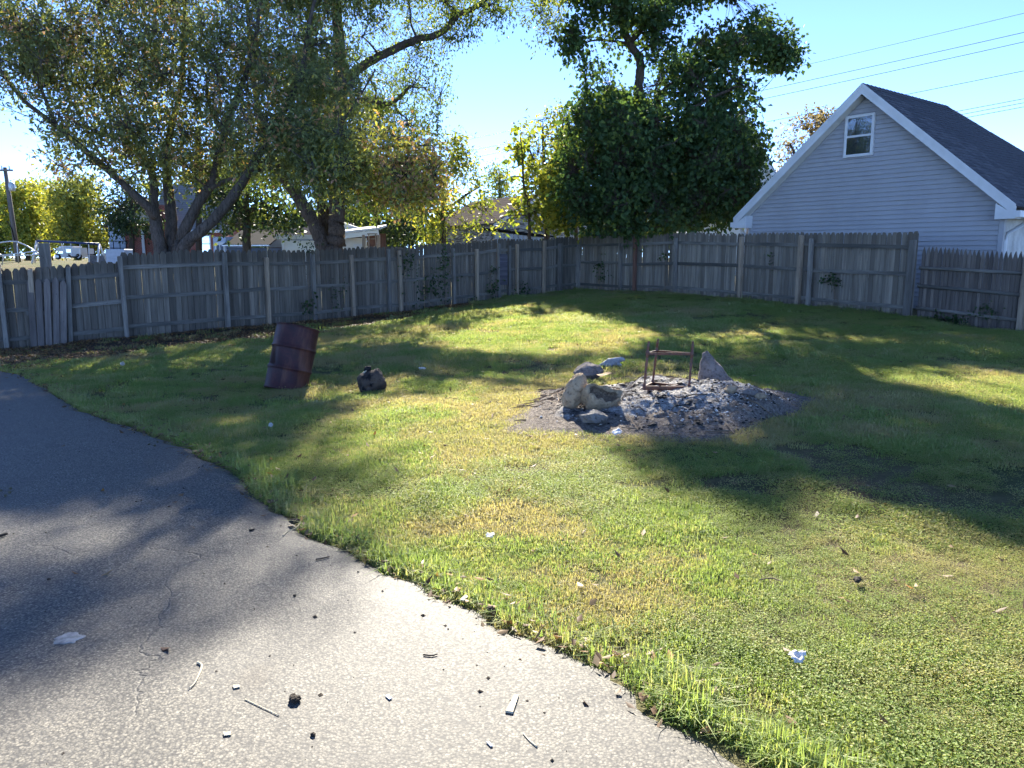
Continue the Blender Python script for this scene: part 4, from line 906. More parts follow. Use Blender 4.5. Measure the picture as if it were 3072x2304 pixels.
def sample_blobs(blobs, n, clump=0.0, cs=0.8, seed=0):
    """blobs: (centre, (rx,ry,rz)) -> n points, denser towards the outside, carved by clump noise"""
    g = np.random.default_rng(seed); C = np.array([tuple(b[0]) for b in blobs]); Rr = np.array([b[1] for b in blobs]); vol = Rr.prod(1) ** 0.8; pr = vol / vol.sum(); out_ = []
    got = 0
    while got < n:
        k = g.choice(len(blobs), n, p=pr); d = g.normal(size=(n, 3)); d /= np.linalg.norm(d, axis=1)[:, None]; r = g.random(n) ** (1 / 2.6)
        wob = 0.78 + 0.5 * vnoise(d * 2.2 + k[:, None] * 7.7)
        p = C[k] + d * (r * wob)[:, None] * Rr[k]
        if clump > 0: p = p[vnoise(p + seed * 3.1, 1 / cs) > clump]
        out_.append(p); got += len(p)
        if len(out_) > 40: break
    return np.concatenate(out_)[:n]
def leaf_mesh(name, sp, per, srad, Ln, Wd, tint_fn, seed, droop=0.35, fold=0.25, size_var=0.45):
    g = np.random.default_rng(seed); n = len(sp) * per
    ax = g.normal(size=(len(sp), 3)); ax[:, 2] -= droop * 1.3; ax /= np.linalg.norm(ax, axis=1)[:, None]; ax = np.repeat(ax, per, 0)     # leaves sit along a twig
    c = np.repeat(sp, per, 0); tt = np.tile(np.linspace(-.5, .75, per), len(sp))[:, None] * srad * 1.9; pos = c + ax * tt + g.normal(size=(n, 3)) * srad * 0.17
    a = ax * .6 + g.normal(size=(n, 3)) * .65; a[:, 2] -= droop; a /= np.linalg.norm(a, axis=1)[:, None]
    nr = g.normal(size=(n, 3)); nr[:, 2] += 0.8; b = np.cross(a, nr); b /= np.linalg.norm(b, axis=1)[:, None] + 1e-9; nn_ = np.cross(b, a)
    s_ = 1 + size_var * (g.random(n) * 2 - 1); l_ = (Ln * s_)[:, None]; w_ = (Wd * s_ * (0.85 + .3 * g.random(n)))[:, None] / 2
    v0 = pos; v1 = pos + a * l_ * .42 + b * w_ + nn_ * w_ * fold; v2 = pos + a * l_ - nn_ * w_ * fold * .8; v3 = pos + a * l_ * .42 - b * w_ + nn_ * w_ * fold
    V = np.stack([v0, v1, v2, v3], 1).reshape(-1, 3); i = np.arange(n)[:, None] * 4
    F = np.concatenate([i + np.array([[0, 1, 2]]), i + np.array([[0, 2, 3]])], 1).reshape(-1, 3)
    tn_ = tint_fn(pos, g); return fast_mesh(name, V, F, np.repeat(tn_, 2))
def make_tree(name, label, base, limbs, sprays, mat_l, mat_b, per=10, srad=.3, Ln=.1, Wd=.05, tint=None, seed=1, cell=1.1, twig_r=.012, br_r=.045, droop=.35, group=None, sides=8, twig_every=1, maxbr=8.0):
    base = Vector(base); root = empty(name, base, 0, label, 'tree', group); b0 = np.array(base); rr = random.Random(seed)
    mb = MB(); sk = []; skr = []
    for lm in limbs:
        P, Rr = catmull(lm, 7)
        P = [p + Vector((rr.uniform(-1, 1), rr.uniform(-1, 1), 0)) * Rr[i] * .12 for i, p in enumerate(P)]
        mb.tube([p - base for p in P], Rr, sides + 2, True, .05); sk += [tuple(p) for p in P]; skr += Rr
    mb.build('trunk', mat_b, root, True)
    sk = np.array(sk); skr = np.array(skr)
    # branches grow from the nearest wood to each leaf cluster
    key = np.floor(sprays / cell).astype(int); uq, inv = np.unique(key, axis=0, return_inverse=True); inv = inv.ravel(); cen = np.zeros((len(uq), 3)); np.add.at(cen, inv, sprays); cnt = np.bincount(inv, minlength=len(uq)); cen /= cnt[:, None]
    d0 = np.min(np.linalg.norm(cen[:, None] - sk[None], axis=2), 1); mb2 = MB(); tw = MB()
    for ci in np.argsort(d0):
        c_ = cen[ci]; dist = np.linalg.norm(sk - c_, axis=1) + np.maximum(0, sk[:, 2] - c_[2]) * .8; j = int(np.argmin(dist)); a = Vector(sk[j]); b = Vector(c_); ln = (b - a).length
        if ln > .15 and ln < maxbr:
            m1 = a.lerp(b, .4) + Vector((rr.uniform(-1, 1), rr.uniform(-1, 1), rr.uniform(-.2, .9))) * ln * .13; m2 = a.lerp(b, .75) + Vector((rr.uniform(-1, 1), rr.uniform(-1, 1), rr.uniform(-.3, .6))) * ln * .1
            r0 = min(skr[j] * .75, br_r * (0.55 + ln / 4)); P, Rr = catmull([(a, r0), (m1, r0 * .75), (m2, r0 * .5), (b, max(.006, r0 * .3))], 3)
            mb2.tube([p - base for p in P], Rr, 5, False); sk = np.vstack([sk, np.array([tuple(p) for p in P])]); skr = np.concatenate([skr, Rr])
        mem = np.where(inv == ci)[0]
        for q in mem[::twig_every]:
            e = Vector(sprays[q]); m_ = b.lerp(e, .5) + Vector((rr.uniform(-.06, .06), rr.uniform(-.06, .06), rr.uniform(0, .1))); tw.tube([b - base, m_ - base, e - base], [twig_r, twig_r * .7, twig_r * .3], 3, False)
    if mb2.v: tag(mb2.build('branches', mat_b, root, True), kind='stuff')
    if tw.v: tag(tw.build('twigs', mat_b, root), kind='stuff')
    tint = tint or (lambda p, g: g.random(len(p)))
    link('crown', leaf_mesh('crown', sprays - b0[None], per, srad, Ln, Wd, lambda p, g: tint(p + b0[None], g), seed + 100, droop), mat_l, root)
    return root
def bl(px, py, rx, ry, Y, rd=None, dens=1):
    k = Y / FPX; c = at(px, py, Y); return (c, (rx * k, (rd if rd else 0.8 * (rx + ry) * k * .9), ry * k))
def limb(pts, Y0, dY=0.0):
    """pts: (px, py, radius px) ; depth drifts by dY along the limb"""
    n = len(pts); out_ = []
    for i, (x, y, r) in enumerate(pts):
        Y = Y0 + dY * i / max(1, n - 1); out_.append((at(x, y, Y), r * Y / FPX))
    return out_
def thin(sp, lit_keep_in=0.75, seed=0):
    """removes high twigs that would shade the sunlit lawn; crowns in view only thinned"""
    g = np.random.default_rng(seed); u, v, wv = to_px(sp); want, inv_ = shade_wanted(shadow_of(sp)); r = g.random(len(sp))
    above = v < -25; keep = np.ones(len(sp), bool)
    keep[above & inv_ & ~want] = False; keep[above & ~inv_ & (r > .6)] = False; keep[~above & inv_ & ~want & (r > lit_keep_in)] = False  # sprays culled so the cast shadows follow the drawn shade areas
    return sp[keep]
# unseen high crown parts, added and placed for the shade they throw
def high_sprays(dens=95, seed=5):
    g = np.random.default_rng(seed); n = int(13 * 17 * dens); q = np.column_stack([g.uniform(-7, 8.5, n), g.uniform(0.5, 12.5, n)]); q = np.column_stack([q, gz(q[:, 0], q[:, 1])])
    want, inv_ = shade_wanted(q); edge_ = n2(q[:, 0], q[:, 1], 1.7) > .28; q = q[want & inv_ & edge_]
    Yt = np.clip(g.normal(24.5, 2.0, len(q)), 20, 29); t_ = (Yt - q[:, 1]) / SVEC[1]; p = q + SVEC[None] * t_[:, None]; u, v, wv = to_px(p)
    low = v > -30; t2 = t_ * 1.0
    for _ in range(14):
        t2 = np.where(low, t2 * 1.03, t2); p = q + SVEC[None] * t2[:, None]; u, v, wv = to_px(p); low = v > -30
    return p[(~low) & (p[:, 2] < 19)]
HI = high_sprays()
hiA, hiB, hiC = HI[HI[:, 0] < -6.8], HI[(HI[:, 0] >= -6.8) & (HI[:, 0] < 0.8)], HI[HI[:, 0] >= .8]

# --- many-stemmed box elder behind the left fence
z5 = lambda pts, s=1.58: [(x / s, y / s, r / s) for x, y, r in pts]
Y1 = 19.0; b1 = at(508, 760, Y1); b1.z = g1(b1.x, b1.y)
k5 = 1.58
l1 = [limb(z5([(775, 1280, 37.7), (760, 1180, 31.2), (735, 1050, 27.1), (728, 960, 21.3), (728, 870, 18.0), (700, 770, 15.6), (640, 660, 12.3), (560, 420, 9.0), (480, 80, 6.6), (440, -160, 4.1)]), Y1, .8),
      limb(z5([(735, 1020, 24.6), (690, 970, 19.7), (560, 850, 16.4), (400, 710, 13.9), (270, 600, 11.5), (130, 490, 9.0), (40, 390, 6.6), (-40, 250, 4.1)]), Y1 - .1, -1.4),
      limb(z5([(270, 600, 9.0), (215, 470, 7.4), (170, 350, 6.6), (110, 190, 4.9), (55, 10, 3.3)]), Y1 - .9, -.9),
      limb(z5([(560, 850, 9.8), (500, 760, 6.6), (450, 690, 5.7), (380, 560, 4.1), (300, 400, 3.3)]), Y1 - .5, 1.5),
      limb(z5([(805, 1280, 32.8), (815, 1150, 29.5), (806, 960, 24.6), (792, 830, 19.7), (800, 650, 15.6), (860, 400, 11.5), (870, 100, 8.2), (900, -250, 4.9)]), Y1 + .2, 1.6),
      limb(z5([(830, 1280, 32.8), (850, 1150, 27.1), (930, 980, 23.0), (1010, 850, 19.7), (1060, 640, 16.4), (1140, 420, 13.1), (1205, 220, 9.8), (1240, -60, 6.6)]), Y1 + .1, .3),
      limb(z5([(845, 1280, 32.8), (880, 1155, 27.9), (980, 1075, 25.4), (1090, 950, 23.0), (1190, 800, 18.9), (1330, 560, 15.6), (1420, 360, 12.3), (1470, 100, 9.0), (1520, -150, 5.7)]), Y1 - .2, -.6),
      limb(z5([(985, 900, 10.7), (1130, 830, 9.0), (1300, 790, 8.2), (1430, 750, 8.2), (1600, 600, 6.6), (1690, 480, 4.9), (1780, 330, 3.3)]), Y1, -1.2),
      limb(z5([(1430, 750, 5.7), (1700, 715, 4.9), (1900, 690, 4.1), (2050, 690, 2.9)]), Y1 - .6, -.6),
      limb(z5([(1060, 640, 9.8), (980, 420, 7.4), (1080, 200, 5.7), (1100, 20, 4.1)]), Y1 + .2, 1.5)]
B1 = [bl(130, 230, 140, 200, 18), bl(330, 150, 250, 210, 19), bl(330, 420, 240, 100, 18.5), bl(560, 250, 250, 240, 20), bl(560, 470, 190, 80, 18.5), bl(820, 190, 230, 240, 19.5), bl(790, 420, 180, 120, 18), bl(1060, 480, 220, 100, 18.5), bl(1180, 560, 140, 60, 18), bl(980, 500, 140, 60, 17.6), bl(1120, 440, 160, 70, 17.8), bl(1250, 500, 90, 60, 18),
      bl(60, 80, 120, 110, 18), bl(960, 300, 160, 160, 18.5), bl(250, -150, 300, 130, 19), bl(640, -160, 320, 150, 20), bl(980, -100, 200, 120, 19), bl(210, 520, 60, 45, 18)]
sp1 = thin(sample_blobs(B1, 7400, .43, .6, 11), .6, 1)
u, v, _ = to_px(sp1)
sp1 = sp1[~((u < 150) & (v > 300) & (v < 540) & (np.random.default_rng(1).random(len(u)) < .8))]
sp1 = sp1[~in_poly(u[:0], v[:0], [(0, 0)])] if False else sp1
spg = sample_blobs([bl(960, 430, 120, 60, 17.6), bl(1090, 500, 150, 80, 17.6), bl(1220, 560, 110, 65, 17.8), bl(1000, 560, 110, 50, 17.5), bl(1270, 470, 70, 60, 17.8), bl(900, 380, 80, 50, 17.8)], 900, .42, .5, 15); sp1 = np.vstack([sp1, spg, hiA])
def tint1(p, g):
    u, v, _ = to_px(p); t_ = g.random(len(p)) * .62; sunlit_gold = np.clip((u - 850) / 350, 0, 1) * np.clip((v - 250) / 200, 0, 1)  # gold tint paints a sunlit look into these boughs
    t_ = t_ + sunlit_gold * (.2 + .42 * g.random(len(p))); seed_ = vnoise(p, 2.2) > .68; t_ = np.where(seed_ & (g.random(len(p)) < .55), .88 + .12 * g.random(len(p)), t_); return np.clip(t_, 0, 1)
make_tree('box_elder_tree', 'many-stemmed spreading tree with drying seed clusters behind the left fence', b1, l1, sp1, M['leaf_box'], M['bark_box'], 15, .36, .10, .046, tint1, 3, 1.0, .009, .04)

# --- thick forked tree in the middle left
Y2 = 24.0; b2 = at(1000, 765, Y2); b2.z = g1(b2.x, b2.y)
l2 = [limb([(1005, 860, 50), (1007, 745, 28), (1009, 680, 24), (1010, 600, 23), (1013, 480, 22), (1018, 340, 20), (1020, 180, 17), (1010, 20, 14), (1000, -200, 10), (985, -420, 6)], Y2, .6),
      limb([(985, 850, 40), (972, 745, 24), (950, 690, 21), (925, 640, 19), (885, 580, 17), (845, 520, 15), (800, 430, 12), (770, 300, 9), (750, 120, 6), (730, -150, 4)], Y2 + .1, .9),
      limb([(990, 840, 36), (985, 740, 22), (972, 650, 18), (960, 560, 16), (955, 440, 14), (940, 280, 12), (930, 80, 9), (925, -200, 6)], Y2 + .35, 2.0),
      limb([(1020, 250, 14), (1100, 190, 12), (1190, 145, 11), (1254, 117, 10), (1300, 108, 9), (1335, 88, 9), (1375, 45, 8), (1417, 27, 7), (1500, -30, 6), (1600, -60, 4)], Y2 + .2, .0),
      limb([(1018, 330, 10), (1090, 300, 8), (1170, 310, 6), (1230, 260, 4)], Y2 + .3, -.5)]
B2 = [bl(1010, 130, 260, 220, 25.5), bl(1130, 320, 170, 130, 25), bl(1230, 60, 170, 90, 24.5), bl(1265, 230, 80, 130, 24), bl(1420, 15, 150, 45, 24), bl(1640, 45, 55, 70, 24), bl(870, 480, 220, 110, 26), bl(1110, 600, 130, 50, 25.5), bl(1300, 130, 70, 60, 24), bl(1250, 400, 70, 60, 24.5), bl(1010, -150, 300, 120, 25)]
sp2 = thin(sample_blobs(B2, 6200, .42, .65, 12), .62, 2); u, v, _ = to_px(sp2); sp2 = sp2[~((u > 880) & (u < 1180) & (v > 20) & (v < 300) & (np.random.default_rng(4).random(len(u)) < .35))]; u, v, _ = to_px(sp1); gold = shadow_of(sp1[(u > 870) & (u < 1300) & (v > 360) & (v < 640)]); cells_ = set(map(tuple, np.floor(gold[:, :2] / .45).astype(int)))   # sprays removed to let sun on to the gold-tinted boughs
sh2 = np.floor(shadow_of(sp2)[:, :2] / .45).astype(int); blk = np.array([tuple(q) in cells_ for q in sh2]); sp2 = sp2[~(blk & (np.random.default_rng(6).random(len(sp2)) < .6))]; sp2 = np.vstack([sp2, hiB])
make_tree('walnut_tree', 'tall tree with thick forked trunk and ridged bark behind the left fence', b2, l2, sp2, M['leaf_oak'], M['bark_oak'], 14, .37, .10, .046, lambda p, g: np.clip(g.random(len(p)) * .75 + .35 * (vnoise(p, .8) - .35), 0, 1), 4, 1.2, .010, .05, .5, sides=12)

# --- maple at the back right
Y3 = 26.2; b3 = at(1885, 760, Y3); b3.z = g1(b3.x, b3.y)
l3 = [limb([(1890, 760, 34), (1890, 650, 24), (1886, 560, 20), (1900, 430, 17), (1915, 320, 15), (1917, 250, 13), (1921, 184, 12), (1889, 130, 10), (1860, 50, 8), (1846, -40, 6), (1830, -220, 4)], Y3, -.4),
      limb([(1886, 590, 16), (1850, 560, 13), (1815, 520, 9), (1780, 470, 6)], Y3, -1.4), limb([(1888, 600, 16), (1940, 540, 13), (1960, 450, 12), (1970, 340, 10), (1985, 280, 8), (2050, 230, 7), (2130, 170, 6), (2230, 130, 4.5), (2310, 110, 3)], Y3, .6),
      limb([(1888, 620, 16), (1960, 560, 13), (2010, 440, 10), (2020, 390, 8), (2060, 345, 7), (2120, 300, 5), (2190, 270, 4)], Y3 + .2, -1.2), limb([(1888, 630, 15), (2000, 580, 11), (2100, 530, 8), (2200, 480, 5)], Y3, -1), limb([(1900, 430, 10), (1850, 400, 8), (1810, 350, 5)], Y3, 1.2),
      limb([(1889, 130, 8), (1960, 40, 7), (2010, -80, 5), (2040, -220, 4)], Y3 - .3, -1)]
B3 = [bl(1850, 470, 170, 160, 25.7), bl(2050, 490, 200, 150, 26.2), bl(1980, 610, 250, 75, 25.2), bl(2180, 560, 110, 100, 25.7), bl(1760, 560, 80, 100, 25.2), bl(1800, 330, 100, 65, 25.7), bl(2220, 440, 70, 85, 26.2), bl(1900, 340, 120, 70, 26.7), bl(2120, 440, 110, 70, 25.2), bl(1930, 660, 180, 35, 24.8), bl(2130, 640, 90, 40, 24.8),
      bl(1730, 110, 55, 60, 25.2), bl(1795, 200, 60, 42, 25.2), bl(1860, 50, 110, 70, 25.7), bl(1960, 90, 80, 80, 25.7), bl(2070, 200, 85, 75, 26.2), bl(2160, 140, 80, 60, 26.2), bl(2280, 110, 105, 70, 26.7), bl(2335, 175, 60, 35, 26.7), bl(2210, 290, 70, 65, 25.7), bl(2120, 265, 90, 65, 26.0), bl(1990, -60, 190, 70, 25.7), bl(1800, -50, 140, 50, 25.2), bl(2040, 300, 60, 35, 26.2)]
sp3 = sample_blobs(B3, 4700, .46, .75, 13); u, v, _ = to_px(sp3); sp3 = sp3[~in_poly(u, v, [(1985, 330), (2040, 320), (2060, 360), (2020, 400), (1975, 430), (1960, 400)])]
sp3 = thin(sp3, .9, 3)
gq = np.random.default_rng(31); q = np.column_stack([gq.uniform(0, 11, 9000), gq.uniform(10.5, 23, 9000)]); q = np.column_stack([q, gz(q[:, 0], q[:, 1])]); wq, iq = shade_wanted(q); q = q[wq & iq]      # sprays added to throw the broad shade before the back fence
p = q + SVEC[None] * ((gq.uniform(24, 28.2, len(q)) - q[:, 1]) / SVEC[1])[:, None]; C3 = np.array([tuple(b_[0]) for b_ in B3]); R3 = np.array([b_[1] for b_ in B3]) * 1.05
inb = ((((p[:, None] - C3[None]) / R3[None]) ** 2).sum(2) < 1).any(1); sp3 = np.vstack([sp3, p[inb][:2300], hiC])
make_tree('maple_tree', 'dense dark green maple with high open limbs behind the back corner of the fence', b3, l3, sp3, M['leaf_map'], M['bark_map'], 9, .32, .135, .11, lambda p, g: np.clip(g.random(len(p)) * .8 + .3 * (vnoise(p, .6) - .4), 0, 1), 5, 1.3, .012, .05, .45)

# --- smaller and farther trees
def small_tree(name, label, base_px, Y, trunk, blobs, n, mat, bark='bark_map', per=9, srad=.35, Ln=.14, Wd=.08, seed=20, clump=.4, cs=.7, tint=None, group=None, cell=1.2, tr=.008):
    b = at(base_px, 770, Y); b.z = g1(b.x, b.y); lb = [limb(tq, Y, 0) for tq in trunk]
    f0 = lb[0][0]; sps = thin(sample_blobs(blobs, n, clump, cs, seed), .3, seed); lb[0].insert(0, (Vector((f0[0].x, f0[0].y, b.z - .2)), f0[1] * 1.25))
    return make_tree(name, label, b, lb, sps, M[mat], M[bark], per, srad, Ln, Wd, tint, seed, cell, tr, .04, .35, group, 6, 2)
small_tree('sapling_tree', 'young tree with sunlit yellow-green leaves just behind the back fence', 1330, 24.2, [[(1330, 745, 8), (1331, 690, 7), (1328, 640, 6), (1325, 560, 5), (1318, 470, 3)], [(1328, 650, 5), (1280, 600, 3), (1240, 570, 2)], [(1328, 640, 5), (1390, 590, 3.5), (1440, 560, 2)]],
           [bl(1330, 530, 110, 110, 24.4), bl(1270, 610, 110, 50, 24.2), bl(1400, 600, 90, 50, 24), bl(1420, 680, 100, 40, 23.6), bl(1290, 690, 60, 45, 24), bl(1350, 450, 60, 50, 24.5)], 820, 'leaf_lime', per=9, srad=.28, Ln=.13, Wd=.055, seed=21, clump=.42)
small_tree('sapling_tree', 'slender sapling with broad leaves in front of the old garage gable', 1575, 27.3, [[(1588, 745, 5), (1588, 660, 4.5), (1584, 610, 4), (1572, 560, 3.5), (1566, 470, 2.5), (1560, 400, 1.5)], [(1584, 600, 3), (1640, 570, 2), (1680, 560, 1.3)]],
           [bl(1565, 520, 50, 110, 27.3), bl(1590, 620, 80, 70, 27.2), bl(1660, 640, 70, 60, 27.2), bl(1640, 560, 60, 60, 27.4), bl(1700, 670, 50, 40, 27), bl(1555, 430, 35, 40, 27.3)], 420, 'leaf_lime', per=7, srad=.32, Ln=.19, Wd=.15, seed=22, clump=.42)
small_tree('pale_tree', 'tall pale yellow-leaved tree left of the dark maple', 1640, 30, [[(1640, 760, 9), (1640, 600, 7), (1632, 480, 5), (1628, 380, 3)], [(1640, 580, 5), (1600, 480, 3), (1580, 420, 2)], [(1636, 520, 4), (1680, 420, 3), (1690, 360, 2)]],
           [bl(1610, 420, 60, 70, 30), bl(1680, 400, 60, 75, 30), bl(1640, 520, 80, 80, 30), bl(1700, 520, 60, 90, 30), bl(1590, 500, 40, 60, 30)], 900, 'leaf_gold', per=8, srad=.38, Ln=.15, Wd=.09, seed=23, clump=.45, tint=lambda p, g: np.clip(.12 + .4 * g.random(len(p)), 0, 1), cell=1.6)
small_tree('feathery_tree', 'small feathery blue-green tree far behind the old garage roof', 1495, 62, [[(1500, 760, 7), (1500, 640, 5), (1498, 540, 3)], [(1500, 640, 4), (1475, 580, 2)]], [bl(1495, 540, 45, 55, 62), bl(1480, 600, 40, 40, 62), bl(1525, 600, 35, 45, 62)], 300, 'leaf_oak', per=8, srad=.6, Ln=.25, Wd=.10, seed=24, cell=2.2)
small_tree('rusty_tree', 'rusty brown autumn tree showing over the left slope of the garage roof', 2440, 48, [[(2430, 760, 12), (2432, 600, 10), (2436, 500, 7), (2440, 400, 4)], [(2434, 540, 6), (2390, 470, 4), (2370, 430, 2)], [(2436, 500, 5), (2480, 430, 3), (2490, 380, 2)]],
           [bl(2430, 400, 75, 65, 48), bl(2460, 370, 50, 40, 48), bl(2380, 480, 60, 50, 48), bl(2350, 540, 40, 30, 48), bl(2490, 440, 50, 60, 48), bl(2410, 450, 70, 60, 48)], 900, 'leaf_brown', per=9, srad=.5, Ln=.19, Wd=.10, seed=25, cell=1.8, clump=.38)
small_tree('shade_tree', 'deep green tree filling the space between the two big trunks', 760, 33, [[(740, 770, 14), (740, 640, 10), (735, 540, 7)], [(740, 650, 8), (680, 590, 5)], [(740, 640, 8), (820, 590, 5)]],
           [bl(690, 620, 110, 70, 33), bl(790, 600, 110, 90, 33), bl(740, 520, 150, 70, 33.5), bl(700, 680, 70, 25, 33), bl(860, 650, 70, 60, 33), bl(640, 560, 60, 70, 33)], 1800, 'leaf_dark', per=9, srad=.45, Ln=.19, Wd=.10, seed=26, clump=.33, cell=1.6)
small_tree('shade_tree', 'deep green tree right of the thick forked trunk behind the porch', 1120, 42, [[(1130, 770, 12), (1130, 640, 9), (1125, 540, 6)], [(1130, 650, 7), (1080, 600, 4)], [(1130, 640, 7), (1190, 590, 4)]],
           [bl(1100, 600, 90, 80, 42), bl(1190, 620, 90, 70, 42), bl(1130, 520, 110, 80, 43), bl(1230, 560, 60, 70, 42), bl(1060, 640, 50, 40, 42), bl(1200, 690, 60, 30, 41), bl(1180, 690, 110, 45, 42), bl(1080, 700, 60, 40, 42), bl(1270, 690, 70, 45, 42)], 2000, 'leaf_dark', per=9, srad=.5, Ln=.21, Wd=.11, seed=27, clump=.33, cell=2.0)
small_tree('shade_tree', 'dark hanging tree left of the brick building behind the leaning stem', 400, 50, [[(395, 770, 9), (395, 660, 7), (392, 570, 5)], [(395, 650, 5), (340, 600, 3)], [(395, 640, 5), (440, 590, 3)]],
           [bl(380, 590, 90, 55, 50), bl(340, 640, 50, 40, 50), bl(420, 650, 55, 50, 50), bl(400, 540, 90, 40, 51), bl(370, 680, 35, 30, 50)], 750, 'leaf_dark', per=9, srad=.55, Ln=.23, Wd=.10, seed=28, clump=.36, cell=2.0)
FARG = 'far trees beyond the playground'
small_tree('yellow_tree', 'bright yellow-green tree directly right of the transformer pole', 85, 84, [[(85, 770, 8), (85, 660, 6), (88, 600, 4)], [(85, 670, 4), (60, 620, 2)]], [bl(75, 640, 60, 60, 84), bl(95, 690, 60, 50, 84), bl(60, 590, 50, 35, 84), bl(100, 720, 55, 40, 83), bl(85, 570, 40, 25, 84)], 900, 'leaf_lime', per=9, srad=.8, Ln=.34, Wd=.2, seed=31, clump=.36, cs=1.2, group=FARG, cell=3, tint=lambda p, g: np.clip(.4 + .6 * g.random(len(p)), 0, 1))
small_tree('green_tree', 'dull green tree at the left edge behind the transformer pole', 5, 90, [[(5, 770, 8), (5, 660, 6), (5, 600, 4)], [(5, 670, 4), (30, 640, 2)]], [bl(0, 640, 50, 60, 90), bl(25, 700, 45, 60, 90), bl(-20, 720, 60, 60, 90), bl(10, 570, 35, 25, 90)], 700, 'leaf_oak', per=9, srad=.8, Ln=.34, Wd=.2, seed=32, clump=.34, cs=1.2, group=FARG, cell=3)
small_tree('green_tree', 'soft green tree between the bright yellow tree and the olive tree', 150, 92, [[(150, 770, 8), (150, 660, 6), (148, 590, 4)], [(150, 670, 4), (120, 620, 2)]], [bl(140, 600, 45, 60, 92), bl(160, 660, 45, 60, 92), bl(150, 720, 50, 50, 91), bl(130, 560, 30, 30, 92)], 700, 'leaf_oak', per=9, srad=.8, Ln=.34, Wd=.2, seed=33, clump=.34, cs=1.2, group=FARG, cell=3, tint=lambda p, g: np.clip(.45 + .55 * g.random(len(p)), 0, 1))
small_tree('olive_tree', 'wide olive and gold tree above the camper van', 235, 80, [[(235, 770, 9), (235, 670, 7), (232, 580, 5)], [(235, 690, 5), (190, 630, 3)], [(235, 680, 5), (285, 620, 3)]], [bl(215, 620, 65, 70, 80), bl(270, 640, 70, 70, 80), bl(220, 700, 70, 50, 80), bl(290, 710, 70, 45, 80), bl(245, 560, 60, 40, 80), bl(340, 720, 50, 40, 79), bl(255, 740, 60, 25, 79)], 1500, 'leaf_gold', per=9, srad=.75, Ln=.32, Wd=.17, seed=34, clump=.36, cs=1.2, group=FARG, cell=3, tint=lambda p, g: np.clip(.05 + .62 * g.random(len(p)), 0, 1))
small_tree('green_tree', 'green tree standing behind the pale roof of the brick building', 540, 80, [[(600, 770, 10), (600, 640, 7), (598, 540, 5)]], [bl(600, 580, 60, 60, 80), bl(640, 540, 70, 60, 80), bl(620, 640, 50, 40, 80), bl(470, 560, 40, 30, 80)], 700, 'leaf_gold', per=9, srad=.75, Ln=.32, Wd=.17, seed=35, clump=.36, cs=1.2, group=FARG, cell=3, tint=lambda p, g: np.clip(.05 + .6 * g.random(len(p)), 0, 1))
small_tree('pale_tree', 'bright leafy tree behind the fence between sapling and maple', 1720, 33, [[(1730, 770, 7), (1725, 640, 5), (1720, 560, 4)]], [bl(1720, 560, 60, 60, 33), bl(1690, 620, 60, 50, 33), bl(1740, 480, 40, 50, 33), bl(1700, 440, 40, 50, 33)], 420, 'leaf_lime', per=8, srad=.4, Ln=.18, Wd=.12, seed=36, clump=.4)

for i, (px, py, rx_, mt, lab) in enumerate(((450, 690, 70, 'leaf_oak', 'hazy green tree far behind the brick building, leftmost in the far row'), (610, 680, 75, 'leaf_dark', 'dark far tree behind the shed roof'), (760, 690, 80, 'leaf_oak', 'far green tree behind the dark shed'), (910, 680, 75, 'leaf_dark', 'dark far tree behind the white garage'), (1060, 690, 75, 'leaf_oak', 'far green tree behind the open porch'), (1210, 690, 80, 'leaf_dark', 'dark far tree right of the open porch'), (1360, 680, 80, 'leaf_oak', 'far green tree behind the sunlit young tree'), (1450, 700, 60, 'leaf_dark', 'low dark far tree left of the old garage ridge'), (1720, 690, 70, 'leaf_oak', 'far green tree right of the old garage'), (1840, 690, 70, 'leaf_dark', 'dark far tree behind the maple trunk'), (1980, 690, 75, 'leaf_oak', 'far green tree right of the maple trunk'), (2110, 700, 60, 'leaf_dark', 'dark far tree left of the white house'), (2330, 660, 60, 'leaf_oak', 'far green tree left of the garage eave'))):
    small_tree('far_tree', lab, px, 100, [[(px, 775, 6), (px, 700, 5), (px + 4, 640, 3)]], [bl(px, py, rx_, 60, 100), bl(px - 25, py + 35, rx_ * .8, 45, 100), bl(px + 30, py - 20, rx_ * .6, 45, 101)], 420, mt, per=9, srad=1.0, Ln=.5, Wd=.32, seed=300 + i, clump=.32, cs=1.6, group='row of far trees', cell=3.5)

# ================================================================== FIRE PIT
def pit_r(x, y):
    """0 at the centre of the ash bed, 1 at its ragged rim"""
    dx, dy = (x - PIT[0]) / PIT_R[0], (y - PIT[1]) / PIT_R[1]; a = np.arctan2(dy, dx); r = np.hypot(dx, dy)
    return r / (1 + .16 * np.sin(a * 2 + .6) + .10 * np.sin(a * 5 + 1.2) + .20 * (n2(x, y, 2.1) - .5))
def ash_h(x, y):
    r = pit_r(x, y); b = np.clip(1 - r, 0, 1)
    h = .10 * np.clip(b * 2.2, 0, 1) ** .8
    for cx, cy, s_, a in ((2.2, 7.75, .5, .15), (1.9, 8.35, .5, .09), (1.35, 7.7, .45, .05), (2.6, 7.8, .3, .05), (1.55, 8.75, .4, .06), (.75, 8.2, .4, .03)): h = h + a * np.exp(-((x - cx) ** 2 + (y - cy) ** 2) / (2 * s_ * s_ * .5))
    rough = (n2(x, y, 4.0) - .5) * .06 + (n2(x, y, 11.0) - .5) * .035 + (n2(x, y, 25.0) - .5) * .022 + (n2(x, y, 47.0) - .5) * .015
    return (h + rough * np.clip(b * 4, 0.15, 1)) * np.clip((1.12 - r) * 5, 0, 1) - .02 * np.clip((r - 1) * 6, 0, 1)
